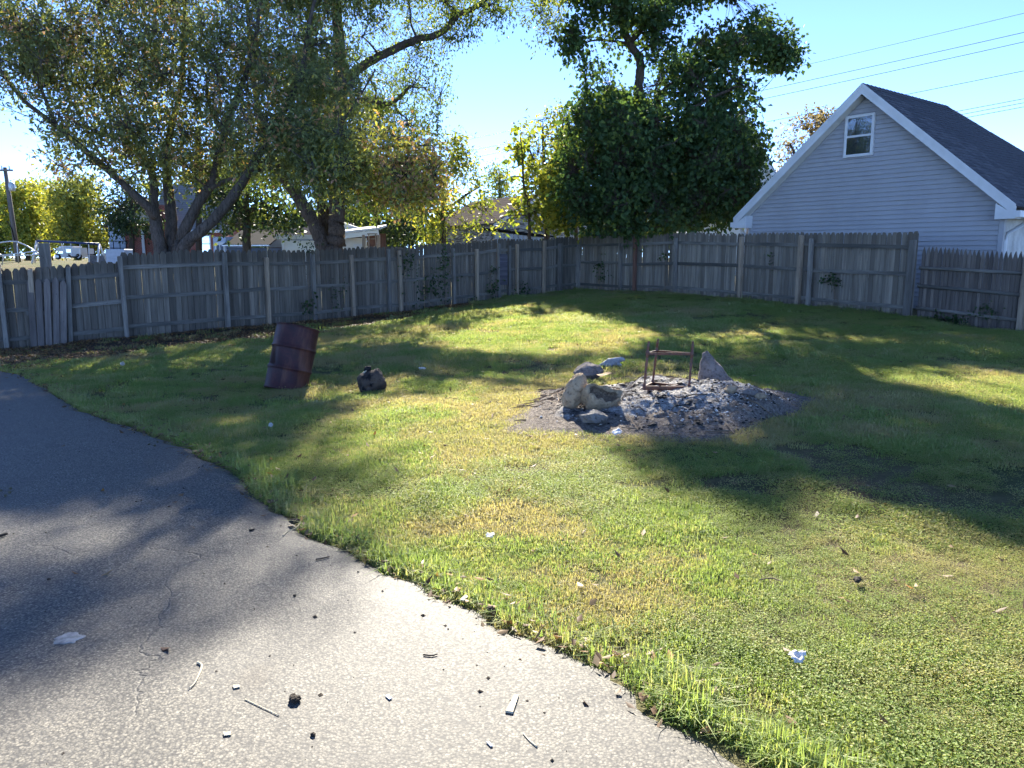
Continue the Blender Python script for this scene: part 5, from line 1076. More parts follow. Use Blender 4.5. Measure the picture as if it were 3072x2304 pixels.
n_ = 260; ax_ = np.linspace(-2.35, 2.35, n_); AX, AY = np.meshgrid(PIT[0] + ax_, PIT[1] + ax_); fx, fy = AX.ravel(), AY.ravel(); rr_ = pit_r(fx, fy)
az = gz(fx, fy) + ash_h(fx, fy) + .012; az = np.where(rr_ > 1.16, gz(fx, fy) - .09, az)
idx = np.arange(n_ * n_).reshape(n_, n_); quads = np.stack([idx[:-1, :-1], idx[:-1, 1:], idx[1:, 1:], idx[1:, :-1]], -1).reshape(-1, 4); quads = quads[(rr_[quads] < 1.2).all(1)]
me = fast_mesh('ash_bed', np.stack([fx, fy, az], 1), quads, smooth=True); me.validate()
a_ = me.attributes.new('edge', 'FLOAT', 'POINT'); a_.data.foreach_set('value', np.clip(rr_, 0, 1.5).astype(np.float32))
def ground_s(px, py):
    Y = ground(px, py).y + .6
    while Y > 1:
        p = at(px, py, Y)
        if p.z >= s1(p.x, p.y): return Vector((p.x, p.y, s1(p.x, p.y)))
        Y -= .02
    return ground(px, py)
ash = link('ash_bed', me, M['ash']); tag(ash, 'wide burnt ring of grey ash and bare dirt in the lawn', 'ash bed')
def surf(x, y):
    x, y = np.atleast_1d(np.asarray(x, float)), np.atleast_1d(np.asarray(y, float)); r = pit_r(x, y); return gz(x, y) + np.where(r < 1.1, ash_h(x, y) + .012, 0.0)
def s1(x, y): return float(surf(x, y)[0])
# ash lumps, charcoal and burnt twigs strewn over the bed
def chunks(name, n, smin, smax, mat, seed, rmax=1.0, flat=.7, centre=None, spread=None, power=.5):
    g = np.random.default_rng(seed); V = []; F = []; base_v = np.array([(1, 0, 0), (-1, 0, 0), (0, 1, 0), (0, -1, 0), (0, 0, 1), (0, 0, -1), (.6, .6, .6), (-.6, .6, .5), (.6, -.6, .5), (-.6, -.6, .6)], float)
    fac = [(6, 0, 2), (6, 2, 4), (6, 4, 0), (7, 2, 1), (7, 4, 2), (7, 1, 4), (8, 3, 0), (8, 0, 4), (8, 4, 3), (9, 1, 3), (9, 4, 1), (9, 3, 4), (5, 2, 0), (5, 1, 2), (5, 3, 1), (5, 0, 3)]
    k = 0
    while k < n:
        a = g.uniform(0, 2 * math.pi); r = g.random() ** power * rmax
        x, y = (PIT[0] + math.cos(a) * r * PIT_R[0], PIT[1] + math.sin(a) * r * PIT_R[1]) if centre is None else (centre[0] + g.normal() * spread[0], centre[1] + g.normal() * spread[1])
        if pit_r(np.array([x]), np.array([y]))[0] > rmax * 1.08: continue
        s_ = smin + (smax - smin) * g.random() ** 2.5; q = base_v * (1 + .4 * (g.random((10, 1)) - .5)) * s_ * np.array([1, g.uniform(.5, 1), flat * g.uniform(.6, 1)])
        t_ = g.uniform(0, 6.28); c, sn = math.cos(t_), math.sin(t_); q = np.column_stack([q[:, 0] * c - q[:, 1] * sn, q[:, 0] * sn + q[:, 1] * c, q[:, 2]]) + np.array([x, y, s1(x, y) + s_ * .12])
        V.append(q); F.append(np.array(fac) + 10 * k); k += 1
    o = link(name, fast_mesh(name, np.concatenate(V), np.concatenate(F)), mat, ash); tag(o, kind='stuff'); return o
chunks('ash_lumps', 1500, .003, .018, M['paleash'], 41, .85, .7, (1.95, 7.7), (.6, .5)); chunks('ash_rubble', 1500, .002, .010, M['rock_grey'], 42, 1.0); chunks('charcoal_bits', 1300, .003, .022, M['char'], 43, .95, .6); chunks('charred_ends', 90, .02, .06, M['char'], 44, .85, .5)
tw = MB(); rnd = random.Random(8)
for k in range(190):
    a, r = rnd.uniform(0, 6.28), rnd.random() ** .5 * .98; x, y = PIT[0] + math.cos(a) * r * PIT_R[0], PIT[1] + math.sin(a) * r * PIT_R[1]
    if rnd.random() < .45: x, y = rnd.gauss(.55, .45), rnd.gauss(8.3, .4)
    t_ = rnd.uniform(0, 6.28); ln = .05 + .3 * rnd.random() ** 2.5; P = []
    for q in (-.5, 0, .5): xx, yy = x + math.cos(t_) * ln * q, y + math.sin(t_) * ln * q + rnd.uniform(-.01, .01); P.append((xx, yy, s1(xx, yy) + rnd.uniform(.006, .02)))
    tw.tube(P, [rnd.uniform(.003, .009) for _ in P], 4)
tag(tw.build('burnt_twigs', M['stick'], ash), kind='stuff')

def rock(name, label, px, py, wd, hh, dp, mat, seed, shape=None, rz=0.0, sink=.12, lean=(0, 0), group=None, pts=None, npts=26, rough=1.0):
    """weathered stone: hull of scattered points, edges worn, skin roughened"""
    import bmesh
    g = ground_s(px, py); r = random.Random(seed * 13 + 1); bm = bmesh.new()
    P = pts or [Vector((r.gauss(0, 1), r.gauss(0, 1), r.gauss(0, 1))).normalized() for _ in range(npts)]
    for q in P:
        q = shape(Vector(q)) if shape else Vector(q); bm.verts.new(q)
    bmesh.ops.convex_hull(bm, input=bm.verts[:]); bmesh.ops.delete(bm, geom=[v_ for v_ in bm.verts if not v_.link_faces], context='VERTS')
    bmesh.ops.bevel(bm, geom=bm.edges[:] + bm.verts[:], offset=.09, segments=2, profile=.6, affect='EDGES', clamp_overlap=True)
    bmesh.ops.triangulate(bm, faces=bm.faces[:])
    for _ in range(3):
        long_ = [e for e in bm.edges if e.calc_length() > .13]
        if not long_: break
        bmesh.ops.subdivide_edges(bm, edges=long_, cuts=1, use_grid_fill=False); bmesh.ops.triangulate(bm, faces=bm.faces[:])
    bm.normal_update(); off = Vector((seed * 3.7, seed * 1.3, 0))
    for v_ in bm.verts:
        p = v_.co; n0 = mnoise.noise(p * 1.7 + off) * .07 + mnoise.noise(p * 4 + off) * .045 + mnoise.noise(p * 9 + off) * .03 + mnoise.noise(p * 19 + off) * .022
        v_.co = p + v_.normal * n0 * rough
    for v_ in bm.verts: v_.co = Vector((v_.co.x * wd / 2, v_.co.y * dp / 2, (v_.co.z + 1) * hh / 2))
    me = bpy.data.meshes.new(name); bm.to_mesh(me); bm.free(); me.polygons.foreach_set('use_smooth', np.ones(len(me.polygons), bool))
    o = link(name, me, mat, None, (g.x, g.y, s1(g.x, g.y) - sink * hh), (lean[0], lean[1], rz)); tag(o, label, 'rock', group); return o
RG = 'stones ringing the fire pit'
rock('standing_stone', 'upright tan rounded stone at the left front of the fire pit', 1727, 1222, .27, .38, .20, M['rock_tan'], 3, lambda q: Vector((q.x * (1 - .30 * q.z) + .34 * q.z, q.y, q.z)), .15, .06, (0, 0), RG, None, 60, .8)
rock('boulder', 'low grey boulder at the back left of the fire pit', 1768, 1138, .44, .27, .30, M['rock_grey'], 14, lambda q: Vector((q.x * (1 - .18 * max(0, q.z)), q.y, q.z)), .2, .14, (0, 0), RG, None, 34)
rock('pointed_stone', 'tall grey wedge-shaped stone pointing up at the back right of the fire pit', 2145, 1160, .42, .48, .28, M['rock_grey'], 5, None, -.1, .10, (0, 0), RG, [Vector(q) for q in ((-1, -.7, -1), (1, -.6, -1), (1, .7, -1), (-.9, .8, -1), (-1.02, -.2, -.5), (1.05, 0, -.55), (.95, -.55, -.6), (-.62, -.5, .55), (-.55, -.2, 1.0), (-.78, .1, .95), (-.80, -.2, .6), (-.4, .3, .9), (-.15, -.35, .55), (.35, -.55, .02), (.75, -.4, -.3), (.4, .5, 0), (-.9, -.5, 0), (-.2, -.75, -.1), (.3, -.85, -.6))])
rock('small_stone', 'small pale stone tucked against the tall wedge stone', 2190, 1174, .17, .10, .13, M['rock_tan'], 6, None, .4, .15, (0, 0), RG)
rock('small_stone', 'flat grey stone at the right rim of the ash', 2250, 1182, .17, .075, .12, M['rock_grey'], 7, None, .2, .2, (0, 0), RG)
rock('small_stone', 'small tan stone lying at the far right end of the ash', 2283, 1196, .13, .075, .10, M['rock_tan'], 8, None, -.3, .15, (0, 0), RG)
rock('sooty_stone', 'soot-blackened flat stone in front of the cracked stone', 1782, 1262, .30, .15, .24, M['rock_soot'], 9, None, .3, .25, (0, 0), RG)
# hollow cracked stone: a thick broken shell
g = ground_s(1802, 1226); cs_ = empty('cracked_stone', (g.x, g.y, s1(g.x, g.y) - .035), R(-10), 'broken hollow tan stone lying open beside the upright stone', 'rock', RG)
mb = MB(); nu, nv = 40, 12; VV = []
for i in range(nu):
    t_ = 2 * math.pi * i / nu; ca, sa = math.cos(t_), math.sin(t_)
    for j, (rr2, zz2) in enumerate(((.20, -.115), (.72, -.13), (.97, -.07), (1.04, .03), (1.0, .10), (.93, .135), (.82, .13), (.76, .10), (.70, .055), (.56, .035), (.35, .05), (.0, .03))):
        nz = 1 + .34 * mnoise.noise(Vector((ca * 1.6, sa * 1.6, j * .35 + 5))) + (.10 * mnoise.noise(Vector((ca * 5, sa * 5, j))) if 3 < j < 9 else 0)
        VV.append(Vector((ca * .19 * rr2 * nz, sa * .11 * rr2 * nz, zz2 * (1 + .5 * mnoise.noise(Vector((ca * 2, sa * 2, 9)))) + .02 * mnoise.noise(Vector((ca * rr2 * 5, sa * rr2 * 5, 3))))))
FF = [(i * nv + j, ((i + 1) % nu) * nv + j, ((i + 1) % nu) * nv + j + 1, i * nv + j + 1) for i in range(nu) for j in range(nv - 1)]
Mx = Matrix.Translation((0, 0, .135)) @ Matrix.Rotation(R(38), 4, 'X') @ Matrix.Rotation(R(16), 4, 'Y')
outer = [f for f in FF if f[0] % nv < 7]; inner = [f for f in FF if f[0] % nv >= 7]
MB().add([Mx @ q for q in VV], outer).build('shell', M['rock_tan'], cs_, True); MB().add([Mx @ q for q in VV], inner).build('hollow', M['rock_in'], cs_, True)
# overturned triangular table frame
g = ground_s(1998, 1166); T0 = Vector((g.x, g.y + .07, 0)); zt0 = g.z + .01
tf_ = empty('table_frame', (T0.x, T0.y, zt0), 0, 'overturned three-legged brown table frame with turned legs standing in the ash', 'table')
HH = .52; FLb, FRb, BKb = Vector((-.232, -.06, 0)), Vector((.240, -.08, 0)), Vector((-.095, .21, 0)); FLt, FRt, BKt = Vector((-.190, -.03, HH)), Vector((.272, -.05, HH)), Vector((-.055, .17, HH + .0))
prof = [(.017, 0), (.017, .11), (.010, .125), (.016, .14), (.010, .155), (.0125, .24), (.015, .30), (.011, .33), (.017, .345), (.010, .36), (.013, .45), (.0155, .55), (.010, .60), (.017, .625), (.010, .64), (.014, .68), (.018, .72), (.018, .79), (.011, .81), (.016, .84), (.012, .90), (.015, .93), (.008, .955), (.013, .975), (.010, 1.0), (0, 1.0)]
def leg(a, b):
    d = b - a; ln = d.length; q = d.to_track_quat('Z', 'Y').to_matrix().to_4x4(); mb = MB().lathe([(r * 1.05, z_ * ln) for r, z_ in prof], 12, Matrix.Translation(a) @ q); mb.build('leg', M['varnish'], tf_, True)
for a, b in ((FLb, FLt), (FRb, FRt), (BKb, BKt)): leg(a, b)
def lev(a, b, t_): return a.lerp(b, t_)
for t_, wdt, tall, nm in ((.045, .022, .045, 'apron'), (.745, .02, .026, 'stretcher')):
    A, Bq, C = lev(FLb, FLt, t_), lev(FRb, FRt, t_), lev(BKb, BKt, t_)
    for a, b in ((A, Bq), (A, C), (C, Bq)):
        dd_ = (b - a).normalized() * .012; bevel(MB().bar(a + dd_, b - dd_, wdt, tall).build(nm, M['varnish'], tf_), .003)

# ================================================================== DRUM AND LOG
g = ground(856, 1166); drum = empty('steel_drum', (g.x, g.y, g.z - .03), 0, 'rusty leaning steel drum on the lawn', 'drum')
drum.rotation_euler = (R(-14), R(10.5), 0); Rd, Hd = .287, .88
pr = [(Rd * .97, 0), (Rd, .012), (Rd, .03), (Rd - .006, .045)]
for zc in (Hd * .335, Hd * .665): pr += [(Rd - .006, zc - .034), (Rd - .003, zc - .022), (Rd + .004, zc - .010), (Rd + .009, zc), (Rd + .004, zc + .010), (Rd - .003, zc + .022), (Rd - .006, zc + .034)]
pr += [(Rd - .006, Hd - .03), (Rd - .004, Hd - .015), (Rd + .006, Hd - .006), (Rd + .004, Hd), (Rd - .010, Hd), (Rd - .012, Hd - .02), (Rd - .012, .02), (0, .015)]
mb = MB().lathe(pr, 48); dv = []
for q in mb.v:
    x, y, z_ = q; a = math.atan2(y, x); rr2 = math.hypot(x, y); dn = .012 * mnoise.noise(Vector((x * 4, y * 4, z_ * 4))) + .022 * math.exp(-(((a + 2.0 + .5) / .35) ** 2 + ((z_ - .47) / .12) ** 2)) * -1
    k = (rr2 + dn * (1 if rr2 > .1 else 0)) / (rr2 + 1e-9); dv.append((x * k, y * k, z_))
mb.v = dv; mb.build('shell', M['rust'], drum, True)
MB().lathe([(0, .05), (Rd - .02, .05), (Rd - .02, .02), (0, .02)], 32).build('bottom_plate', M['rust'], drum, True)
import bmesh
g = ground(1116, 1180); bm = bmesh.new(); bmesh.ops.create_icosphere(bm, subdivisions=5, radius=1.0)
for v_ in bm.verts:
    p = v_.co; k = (abs(p.x) ** 4 + (p.y * p.y + p.z * p.z) ** 2) ** -.25 * .88; q = p * k; q *= 1 + .13 * mnoise.noise(p * 1.4 + Vector((3, 1, 7))) + .09 * mnoise.noise(p * 3.5) + .03 * mnoise.noise(p * 9)
    for c_, r_ in ((Vector((-.3, -.9, -.1)), .24), (Vector((.15, -.95, .35)), .22), (Vector((-.75, -.6, .15)), .2), (Vector((.05, -.98, -.02)), .1)):
        d_ = (p - c_).length
        if d_ < r_: q *= 1 - .22 * (1 - d_ / r_)
    v_.co = Vector((q.x * .185, q.y * .15, q.z * .165))
me = bpy.data.meshes.new('log'); bm.to_mesh(me); bm.free(); me.polygons.foreach_set('use_smooth', np.ones(len(me.polygons), bool))
lg = empty('burnt_log', (g.x, g.y, g.z), 0, 'short charred log chunk with dark burn pits on the lawn', 'log'); link('log', me, M['log'], lg, (0, 0, .14), (R(6), R(-18), R(12)))
MB().tube([(-.07, .06, .25), (-.05, .03, .31), (-.01, .02, .335)], [.05, .045, .02], 8, True, .2).build('bark_flap', M['char'], lg, True)
MB().tube([(-.13, -.0, .23), (-.10, .0, .265), (-.06, -.01, .29)], [.012, .014, .008], 5, True, .2).build('split_sliver', M['splint'], lg, True)
# grey plush toy lying behind the pit (one continuous skin)
g = ground(1838, 1104); me = bpy.data.meshes.new('plush_toy')
pv = [(0, 0, .065), (-.085, .01, .055), (-.15, .02, .03), (-.21, .03, .012), (.055, 0, .085), (.10, -.01, .115), (.135, -.01, .12), (.175, -.015, .108), (.09, -.06, .045), (.125, -.085, .025), (-.06, -.07, .03), (.07, .06, .03)]
pe = [(0, 1), (1, 2), (2, 3), (0, 4), (4, 5), (5, 6), (6, 7), (4, 8), (8, 9), (1, 10), (4, 11)]; me.from_pydata(pv, pe, [])
toy = link('plush_toy', me, M['plush'], None, (g.x, g.y, g.z + .01), (0, 0, R(-6))); tag(toy, 'grey plush toy animal lying on the grass behind the fire pit', 'toy')
md = toy.modifiers.new('skin', 'SKIN')
for i, r_ in enumerate((.066, .07, .035, .010, .045, .042, .04, .014, .03, .026, .03, .025)): me.skin_vertices[0].data[i].radius = (r_, r_)
me.skin_vertices[0].data[0].use_root = True; toy.modifiers.new('sub', 'SUBSURF').levels = 2; toy.modifiers['sub'].render_levels = 2

# ================================================================== VINES AND WEEDS ON THE FENCE
def vine(label, px, py, wpx, hpx, n, run, seed, L_=.09, W_=.07, name='vine'):
    n = max(8, int(n * .6)); L_, W_ = L_ * .85, W_ * .8
    pt, dr, LEN, at_px = along(run); s_ = at_px(px); p = pt(s_); d = dr(s_); nrm = Vector((d.y, -d.x, 0)); Yd = p.y; c = at(px, py, Yd); k = Yd / FPX
    gz_ = g1(p.x, p.y); root = empty(name, (p.x, p.y, gz_), 0, label, 'vine'); g = np.random.default_rng(seed); rr = random.Random(seed); mb = MB(); sp = []
    for j in range(max(2, n // 30)):
        tx, tz = rr.gauss(0, .35) * wpx * k, c.z - gz_ + rr.gauss(0, .35) * hpx * k; P = []
        x0 = rr.gauss(0, .2) * wpx * k
        for t_ in np.linspace(0, 1, 6): off = x0 + (tx - x0) * t_ + rr.uniform(-.04, .04); P.append(Vector((d.x * off, d.y * off, max(.02, tz * t_))) + nrm * (.06 + rr.uniform(0, .05)))
        mb.tube(P, [.006, .005, .005, .004, .003, .002], 4, False)
    off = g.normal(size=n) * wpx * k * .42; zz = c.z - gz_ + g.normal(size=n) * hpx * k * .42; zz = np.maximum(zz, .05); no = .07 + np.abs(g.normal(size=n)) * .07
    sp = np.column_stack([d.x * off + nrm.x * no, d.y * off + nrm.y * no, zz]); mb.build('stem', M['stick'], root)
    link('leaves', leaf_mesh('leaves', sp, 3, .07, L_, W_, lambda q, g_: g_.random(len(q)), seed), M['leaf_vine'], root)
vine('leafy green vine sprawling over the middle of the back fence', 1290, 862, 90, 70, 110, RUN_L, 61); vine('thin vine climbing over the top of the fence below the sapling', 1330, 790, 26, 60, 60, RUN_L, 62); vine('vine hanging from the fence top right of the double posts', 1215, 790, 30, 50, 45, RUN_L, 63)
vine('small creeper by the fence foot left of the double posts', 1010, 890, 50, 45, 40, RUN_L, 64, .06, .045); vine('dark creeper at the post foot behind the leaning drum', 920, 915, 30, 40, 24, RUN_L, 65); vine('bushy vine at the fence foot by the purplish plank', 1470, 862, 34, 34, 45, RUN_L, 66); vine('dark vine clump right of the purplish plank', 1560, 868, 40, 44, 55, RUN_L, 67)
vine('small vine patch high on the fence left of the purplish plank', 1468, 812, 20, 18, 16, RUN_L, 68); vine('green vine tuft on the silvery fence near the corner', 1805, 805, 34, 46, 46, RUN_R, 69); vine('small sprig on the silvery fence right of the reddish post', 1998, 768, 22, 16, 14, RUN_R, 70, .08, .06); vine('yellowing vine on the middle rail of the silvery fence', 2500, 838, 70, 26, 55, RUN_R, 71, .075, .06)
vine('thin dried vine hanging on the silvery fence below the garage window', 2315, 770, 16, 40, 16, RUN_R, 72, .06, .04); vine('leafy weed clump at the foot of the pointed picket fence', 2850, 968, 80, 22, 90, RUN_P, 73, .11, .06); vine('trailing vine low on the pointed picket fence', 2960, 930, 60, 24, 40, RUN_P, 74, .07, .05)
vine('vine shoots over the fence top at the foot of the thick trunk', 925, 738, 50, 20, 24, RUN_L, 75, .10, .06); vine('long vine leaf cluster by the fence foot left of the reddish post', 1425, 905, 40, 26, 30, RUN_L, 76, .07, .05)

# ================================================================== GRASS (one mass, nobody could count it)
def blade_mesh(name, nb, rad, h0, h1, wd, mat, seed, lean=.5, broad=False):
    g = np.random.default_rng(seed); V = []; F = []; o = 0
    for k in range(nb):
        a = g.uniform(0, 6.283); r = rad * math.sqrt(g.random()); x, y = math.cos(a) * r, math.sin(a) * r; h = g.uniform(h0, h1); ta = g.uniform(0, 6.283); ln = abs(g.normal(0, lean)) * h
        if broad:                                                     # small stalked leaf lying near flat
            c = np.array([x + math.cos(ta) * ln * .5, y + math.sin(ta) * ln * .5, h]); d = np.array([math.cos(ta), math.sin(ta), g.uniform(-.3, .5)]); d /= np.linalg.norm(d); s_ = np.cross(d, [0, 0, 1]); s_ /= np.linalg.norm(s_); L_ = wd * g.uniform(1.0, 1.9); W_ = wd * g.uniform(.5, .8)
            V += [c - d * L_ * .1, c + d * L_ * .45 + s_ * W_ + [0, 0, .003], c + d * L_, c + d * L_ * .45 - s_ * W_ + [0, 0, .003]]; F += [(o, o + 1, o + 2), (o, o + 2, o + 3)]; o += 4
        else:
            sx, sy = -math.sin(ta) * wd * .5, math.cos(ta) * wd * .5; mx, my = x + math.cos(ta) * ln * .35, y + math.sin(ta) * ln * .35; tx, ty = x + math.cos(ta) * ln, y + math.sin(ta) * ln; zt_ = h * (1 - .35 * min(1, ln / h) ** 2)
            V += [np.array(q) for q in ((x - sx, y - sy, -.01), (x + sx, y + sy, -.01), (mx + sx * .9, my + sy * .9, h * .58), (mx - sx * .9, my - sy * .9, h * .58), (tx, ty, zt_))]
            F += [(o, o + 1, o + 2), (o, o + 2, o + 3), (o + 3, o + 2, o + 4)]; o += 5
    me = fast_mesh(name, np.array(V), np.array(F)); me.materials.append(mat); return me
gcol = bpy.data.collections.new('grass_tufts')
protos = []
for i in range(6): protos.append(blade_mesh('tuft', 44, .062, .015, .045, .0036, M['grass'], 200 + i, .8))
for i in range(3): protos.append(blade_mesh('tuft', 38, .062, .012, .040, .0032, M['grass_dry'], 220 + i, 1.1))
for i in range(4): protos.append(blade_mesh('tuft', 50, .062, .006, .038, .0055, M['weed'], 240 + i, .9, True))
for i in range(3): protos.append(blade_mesh('tuft', 26, .05, .03, .08, .0042, M['grass'], 260 + i, 1.1))
for i, me in enumerate(protos):
    o = bpy.data.objects.new('tuft_%02d' % i, me); gcol.objects.link(o)
fx_all = np.concatenate([RUN_L[:, 0], RUN_R[1:, 0], RUN_P[1:, 0]]); fy_all = np.concatenate([RUN_L[:, 1], RUN_R[1:, 1], RUN_P[1:, 1]])
def inside_yard(x, y): return y < np.interp(x, fx_all, fy_all, left=13.6, right=12.6) - .02
def scatter(n, x0, x1, y0, y1, g):
    x, y = g.uniform(x0, x1, n), g.uniform(y0, y1, n); u, v, wv = to_px(np.column_stack([x, y, gz(x, y)])); k = (u > -420) & (u < 3500) & (v < 2480) & inside_yard(x, y) & ~on_drive(x, y, .03 + .0); return x[k], y[k]
g = np.random.default_rng(77); PX, PY, SCL = [], [], []
for y0, y1, dens, sc in ((1.6, 4.2, 760, .9), (4.2, 7, 540, 1.0), (7, 11, 330, 1.2), (11, 16, 200, 1.45), (16, 27, 125, 1.9)):
    hw = .85 * y1 + .6; n = int((y1 - y0) * 2 * hw * dens); x, y = scatter(n, -hw, hw, y0, y1, g); PX.append(x); PY.append(y); SCL.append(np.full(len(x), sc))
ye_ = g.uniform(1.6, Y_END, 4200); PX.append(drive_edge(ye_) + np.abs(g.normal(0, .06, 4200)) - .035); PY.append(ye_); SCL.append(np.full(4200, .9))
X, Yv_, S_ = np.concatenate(PX), np.concatenate(PY), np.concatenate(SCL)
pr_ = pit_r(X, Yv_); r_ = g.random(len(X))
keep = (pr_ > .86 + .22 * r_ + .25 * (n2(X, Yv_, 3.1) - .5)) | ((pr_ > .72) & (n2(X, Yv_, 2.5) > .62))
# bare leafy strip along the left fence and thin worn patches
fd = np.interp(X, fx_all, fy_all) - Yv_; litter = (X < -1.2) & (fd < 1.3 + np.clip((-X - 1.5) * 1.0, 0, 3.0) + 1.2 * (n2(X, Yv_, .9) - .5) ); keep &= ~(litter & (r_ < .95))
bare = n2(X, Yv_, .75) * .6 + n2(X, Yv_, 2.4) * .4; keep &= ~((bare < .30) & (r_ < .8))
X, Yv_, S_, pr_ = X[keep], Yv_[keep], S_[keep], pr_[keep]; n = len(X); r_ = g.random(n)
weedy = n2(X, Yv_, .55) * .55 + n2(X, Yv_, 1.9) * .45 + np.clip((X - 1.0) * .06, -.12, .22) + np.clip((5.5 - Yv_) * .05, -.12, .14); dryp = n2(X + 40, Yv_, .6) * .5 + n2(X + 40, Yv_, 2.2) * .5 + np.clip(.3 - np.abs(pr_ - 1.2), 0, .3) * .9 + np.clip((7.5 - np.abs(Yv_ - 7.5) * 1.4) * .02, 0, .14)
eds = drive_edge(Yv_) - X; edge_d_ = (np.abs(eds) < .22) & (Yv_ < Y_END)
idx_ = g.integers(0, 6, n); idx_ = np.where((dryp > .56) & (r_ < (dryp - .5) * 4.5), g.integers(6, 9, n), idx_); idx_ = np.where((weedy > .50) & (r_ < (weedy - .42) * 3.2), g.integers(9, 13, n), idx_)
longm = (edge_d_ & (r_ < .16)) | (g.random(n) < .0012) | ((fd[keep] < .35) & (r_ < .12)); idx_ = np.where(longm, g.integers(13, 16, n), idx_)
Z_ = gz(X, Yv_) + .035 * np.exp(-((X / 14) ** 2 + ((Yv_ - 12) / 14) ** 2) ** 2) * (n2(X, Yv_, 1.3) - .5) - .004
hmod = .5 + .7 * n2(X, Yv_, 1.1) + .55 * n2(X, Yv_, 4.5)
me = bpy.data.meshes.new('grass'); me.vertices.add(n); me.vertices.foreach_set('co', np.column_stack([X, Yv_, Z_]).astype(np.float32).ravel())
for nm, tp, dat in (('tidx', 'INT', idx_.astype(np.int32)), ('tscl', 'FLOAT', (S_ * g.uniform(.75, 1.25, n) * hmod).astype(np.float32)), ('trot', 'FLOAT', g.uniform(0, 6.283, n).astype(np.float32))):
    a_ = me.attributes.new(nm, tp, 'POINT'); a_.data.foreach_set('value', dat)
grass = link('grass', me); tag(grass, 'patchy sunlit and shaded lawn grass with weeds', 'grass', kind='stuff')
ng = bpy.data.node_groups.new('grass_scatter', 'GeometryNodeTree'); ng.interface.new_socket('Geometry', in_out='INPUT', socket_type='NodeSocketGeometry'); ng.interface.new_socket('Geometry', in_out='OUTPUT', socket_type='NodeSocketGeometry')
gi, go = ng.nodes.new('NodeGroupInput'), ng.nodes.new('NodeGroupOutput'); iop = ng.nodes.new('GeometryNodeInstanceOnPoints'); ci = ng.nodes.new('GeometryNodeCollectionInfo'); ci.inputs['Collection'].default_value = gcol; ci.inputs['Separate Children'].default_value = True; ci.inputs['Reset Children'].default_value = True
def nattr(nm, tp): q = ng.nodes.new('GeometryNodeInputNamedAttribute'); q.data_type = tp; q.inputs['Name'].default_value = nm; return q.outputs['Attribute']
cx_ = ng.nodes.new('ShaderNodeCombineXYZ'); e2r = ng.nodes.new('FunctionNodeEulerToRotation')
ng.links.new(gi.outputs[0], iop.inputs['Points']); ng.links.new(ci.outputs[0], iop.inputs['Instance']); iop.inputs['Pick Instance'].default_value = True
ng.links.new(nattr('tidx', 'INT'), iop.inputs['Instance Index']); ng.links.new(nattr('trot', 'FLOAT'), cx_.inputs[2]); ng.links.new(cx_.outputs[0], e2r.inputs[0]); ng.links.new(e2r.outputs[0], iop.inputs['Rotation']); ng.links.new(nattr('tscl', 'FLOAT'), iop.inputs['Scale']); ng.links.new(iop.outputs[0], go.inputs[0])
grass.modifiers.new('scatter', 'NODES').node_group = ng

# ================================================================== FALLEN LEAVES
g = np.random.default_rng(90); n = 26000; x, y = g.uniform(-12, 3, n), g.uniform(9, 26, n); fdv = np.interp(x, fx_all, fy_all) - y
d_ok = (fdv > .08) & (g.random(n) < np.exp(-np.maximum(0, fdv - 1.2 - np.clip((-x - 2) * .55, 0, 2.6)) * .9)) & (x < -.5 + g.normal(size=n) * 1.5)
x2, y2 = g.uniform(-7, 8, 2600), g.uniform(2.2, 17, 2600); k2 = inside_yard(x2, y2) & (g.random(2600) < .45) & (pit_r(x2, y2) > 1) & ~(on_drive(x2, y2) & (g.random(2600) < .8))
ye = g.uniform(2.4, Y_END, 900); xe_ = drive_edge(ye) + g.normal(0, .12, 900) - .02; k3 = g.random(900) < .75
nl = 24000; xs_ = g.uniform(-12.3, -.8, nl); fl_ = np.interp(xs_, fx_all, fy_all); wl_ = 1.3 + np.clip((-xs_ - 1.5) * 1.0, 0, 3.0); dl_ = .1 + wl_ * 1.15 * g.random(nl) ** 1.25; kl_ = n2(xs_, fl_ - dl_, 1.6) > .3; xs_, yl_ = xs_[kl_], (fl_ - dl_)[kl_]
lx_, ly_ = np.concatenate([x[d_ok], x2[k2], xe_[k3], xs_]), np.concatenate([y[d_ok], y2[k2], ye[k3], yl_]); n = len(lx_); lz_ = gz(lx_, ly_) + .018 + g.random(n) * .02
a = g.uniform(0, 6.283, n); Lf = g.uniform(.03, .07, n); Wf = Lf * g.uniform(.3, .55, n); tl = g.normal(0, .35, (n, 2)); ax_d = np.column_stack([np.cos(a), np.sin(a), tl[:, 0]]); bx_d = np.column_stack([-np.sin(a), np.cos(a), tl[:, 1]]); c_ = np.column_stack([lx_, ly_, lz_]); up_ = np.array([[0, 0, 1.0]])
cu = (Lf * g.uniform(.05, .3, n))[:, None]
v0, v1, v2, v3 = c_ - ax_d * Lf[:, None] / 2 + up_ * cu * .6, c_ + bx_d * Wf[:, None] / 2, c_ + ax_d * Lf[:, None] / 2 + up_ * cu, c_ - bx_d * Wf[:, None] / 2 + up_ * cu * .5
i = np.arange(n)[:, None] * 4; F = np.concatenate([i + np.array([[0, 1, 2]]), i + np.array([[0, 2, 3]])], 1).reshape(-1, 3); V = np.stack([v0, v1, v2, v3], 1).reshape(-1, 3); V[:, 2] = np.maximum(V[:, 2], gz(V[:, 0], V[:, 1]) + .006)
o = link('fallen_leaves', fast_mesh('fallen_leaves', V, F, np.repeat(g.random(n) ** 1.3, 2)), M['dryleaf']); tag(o, 'brown fallen leaves littered along the left fence and drive edge', 'leaves', kind='stuff')

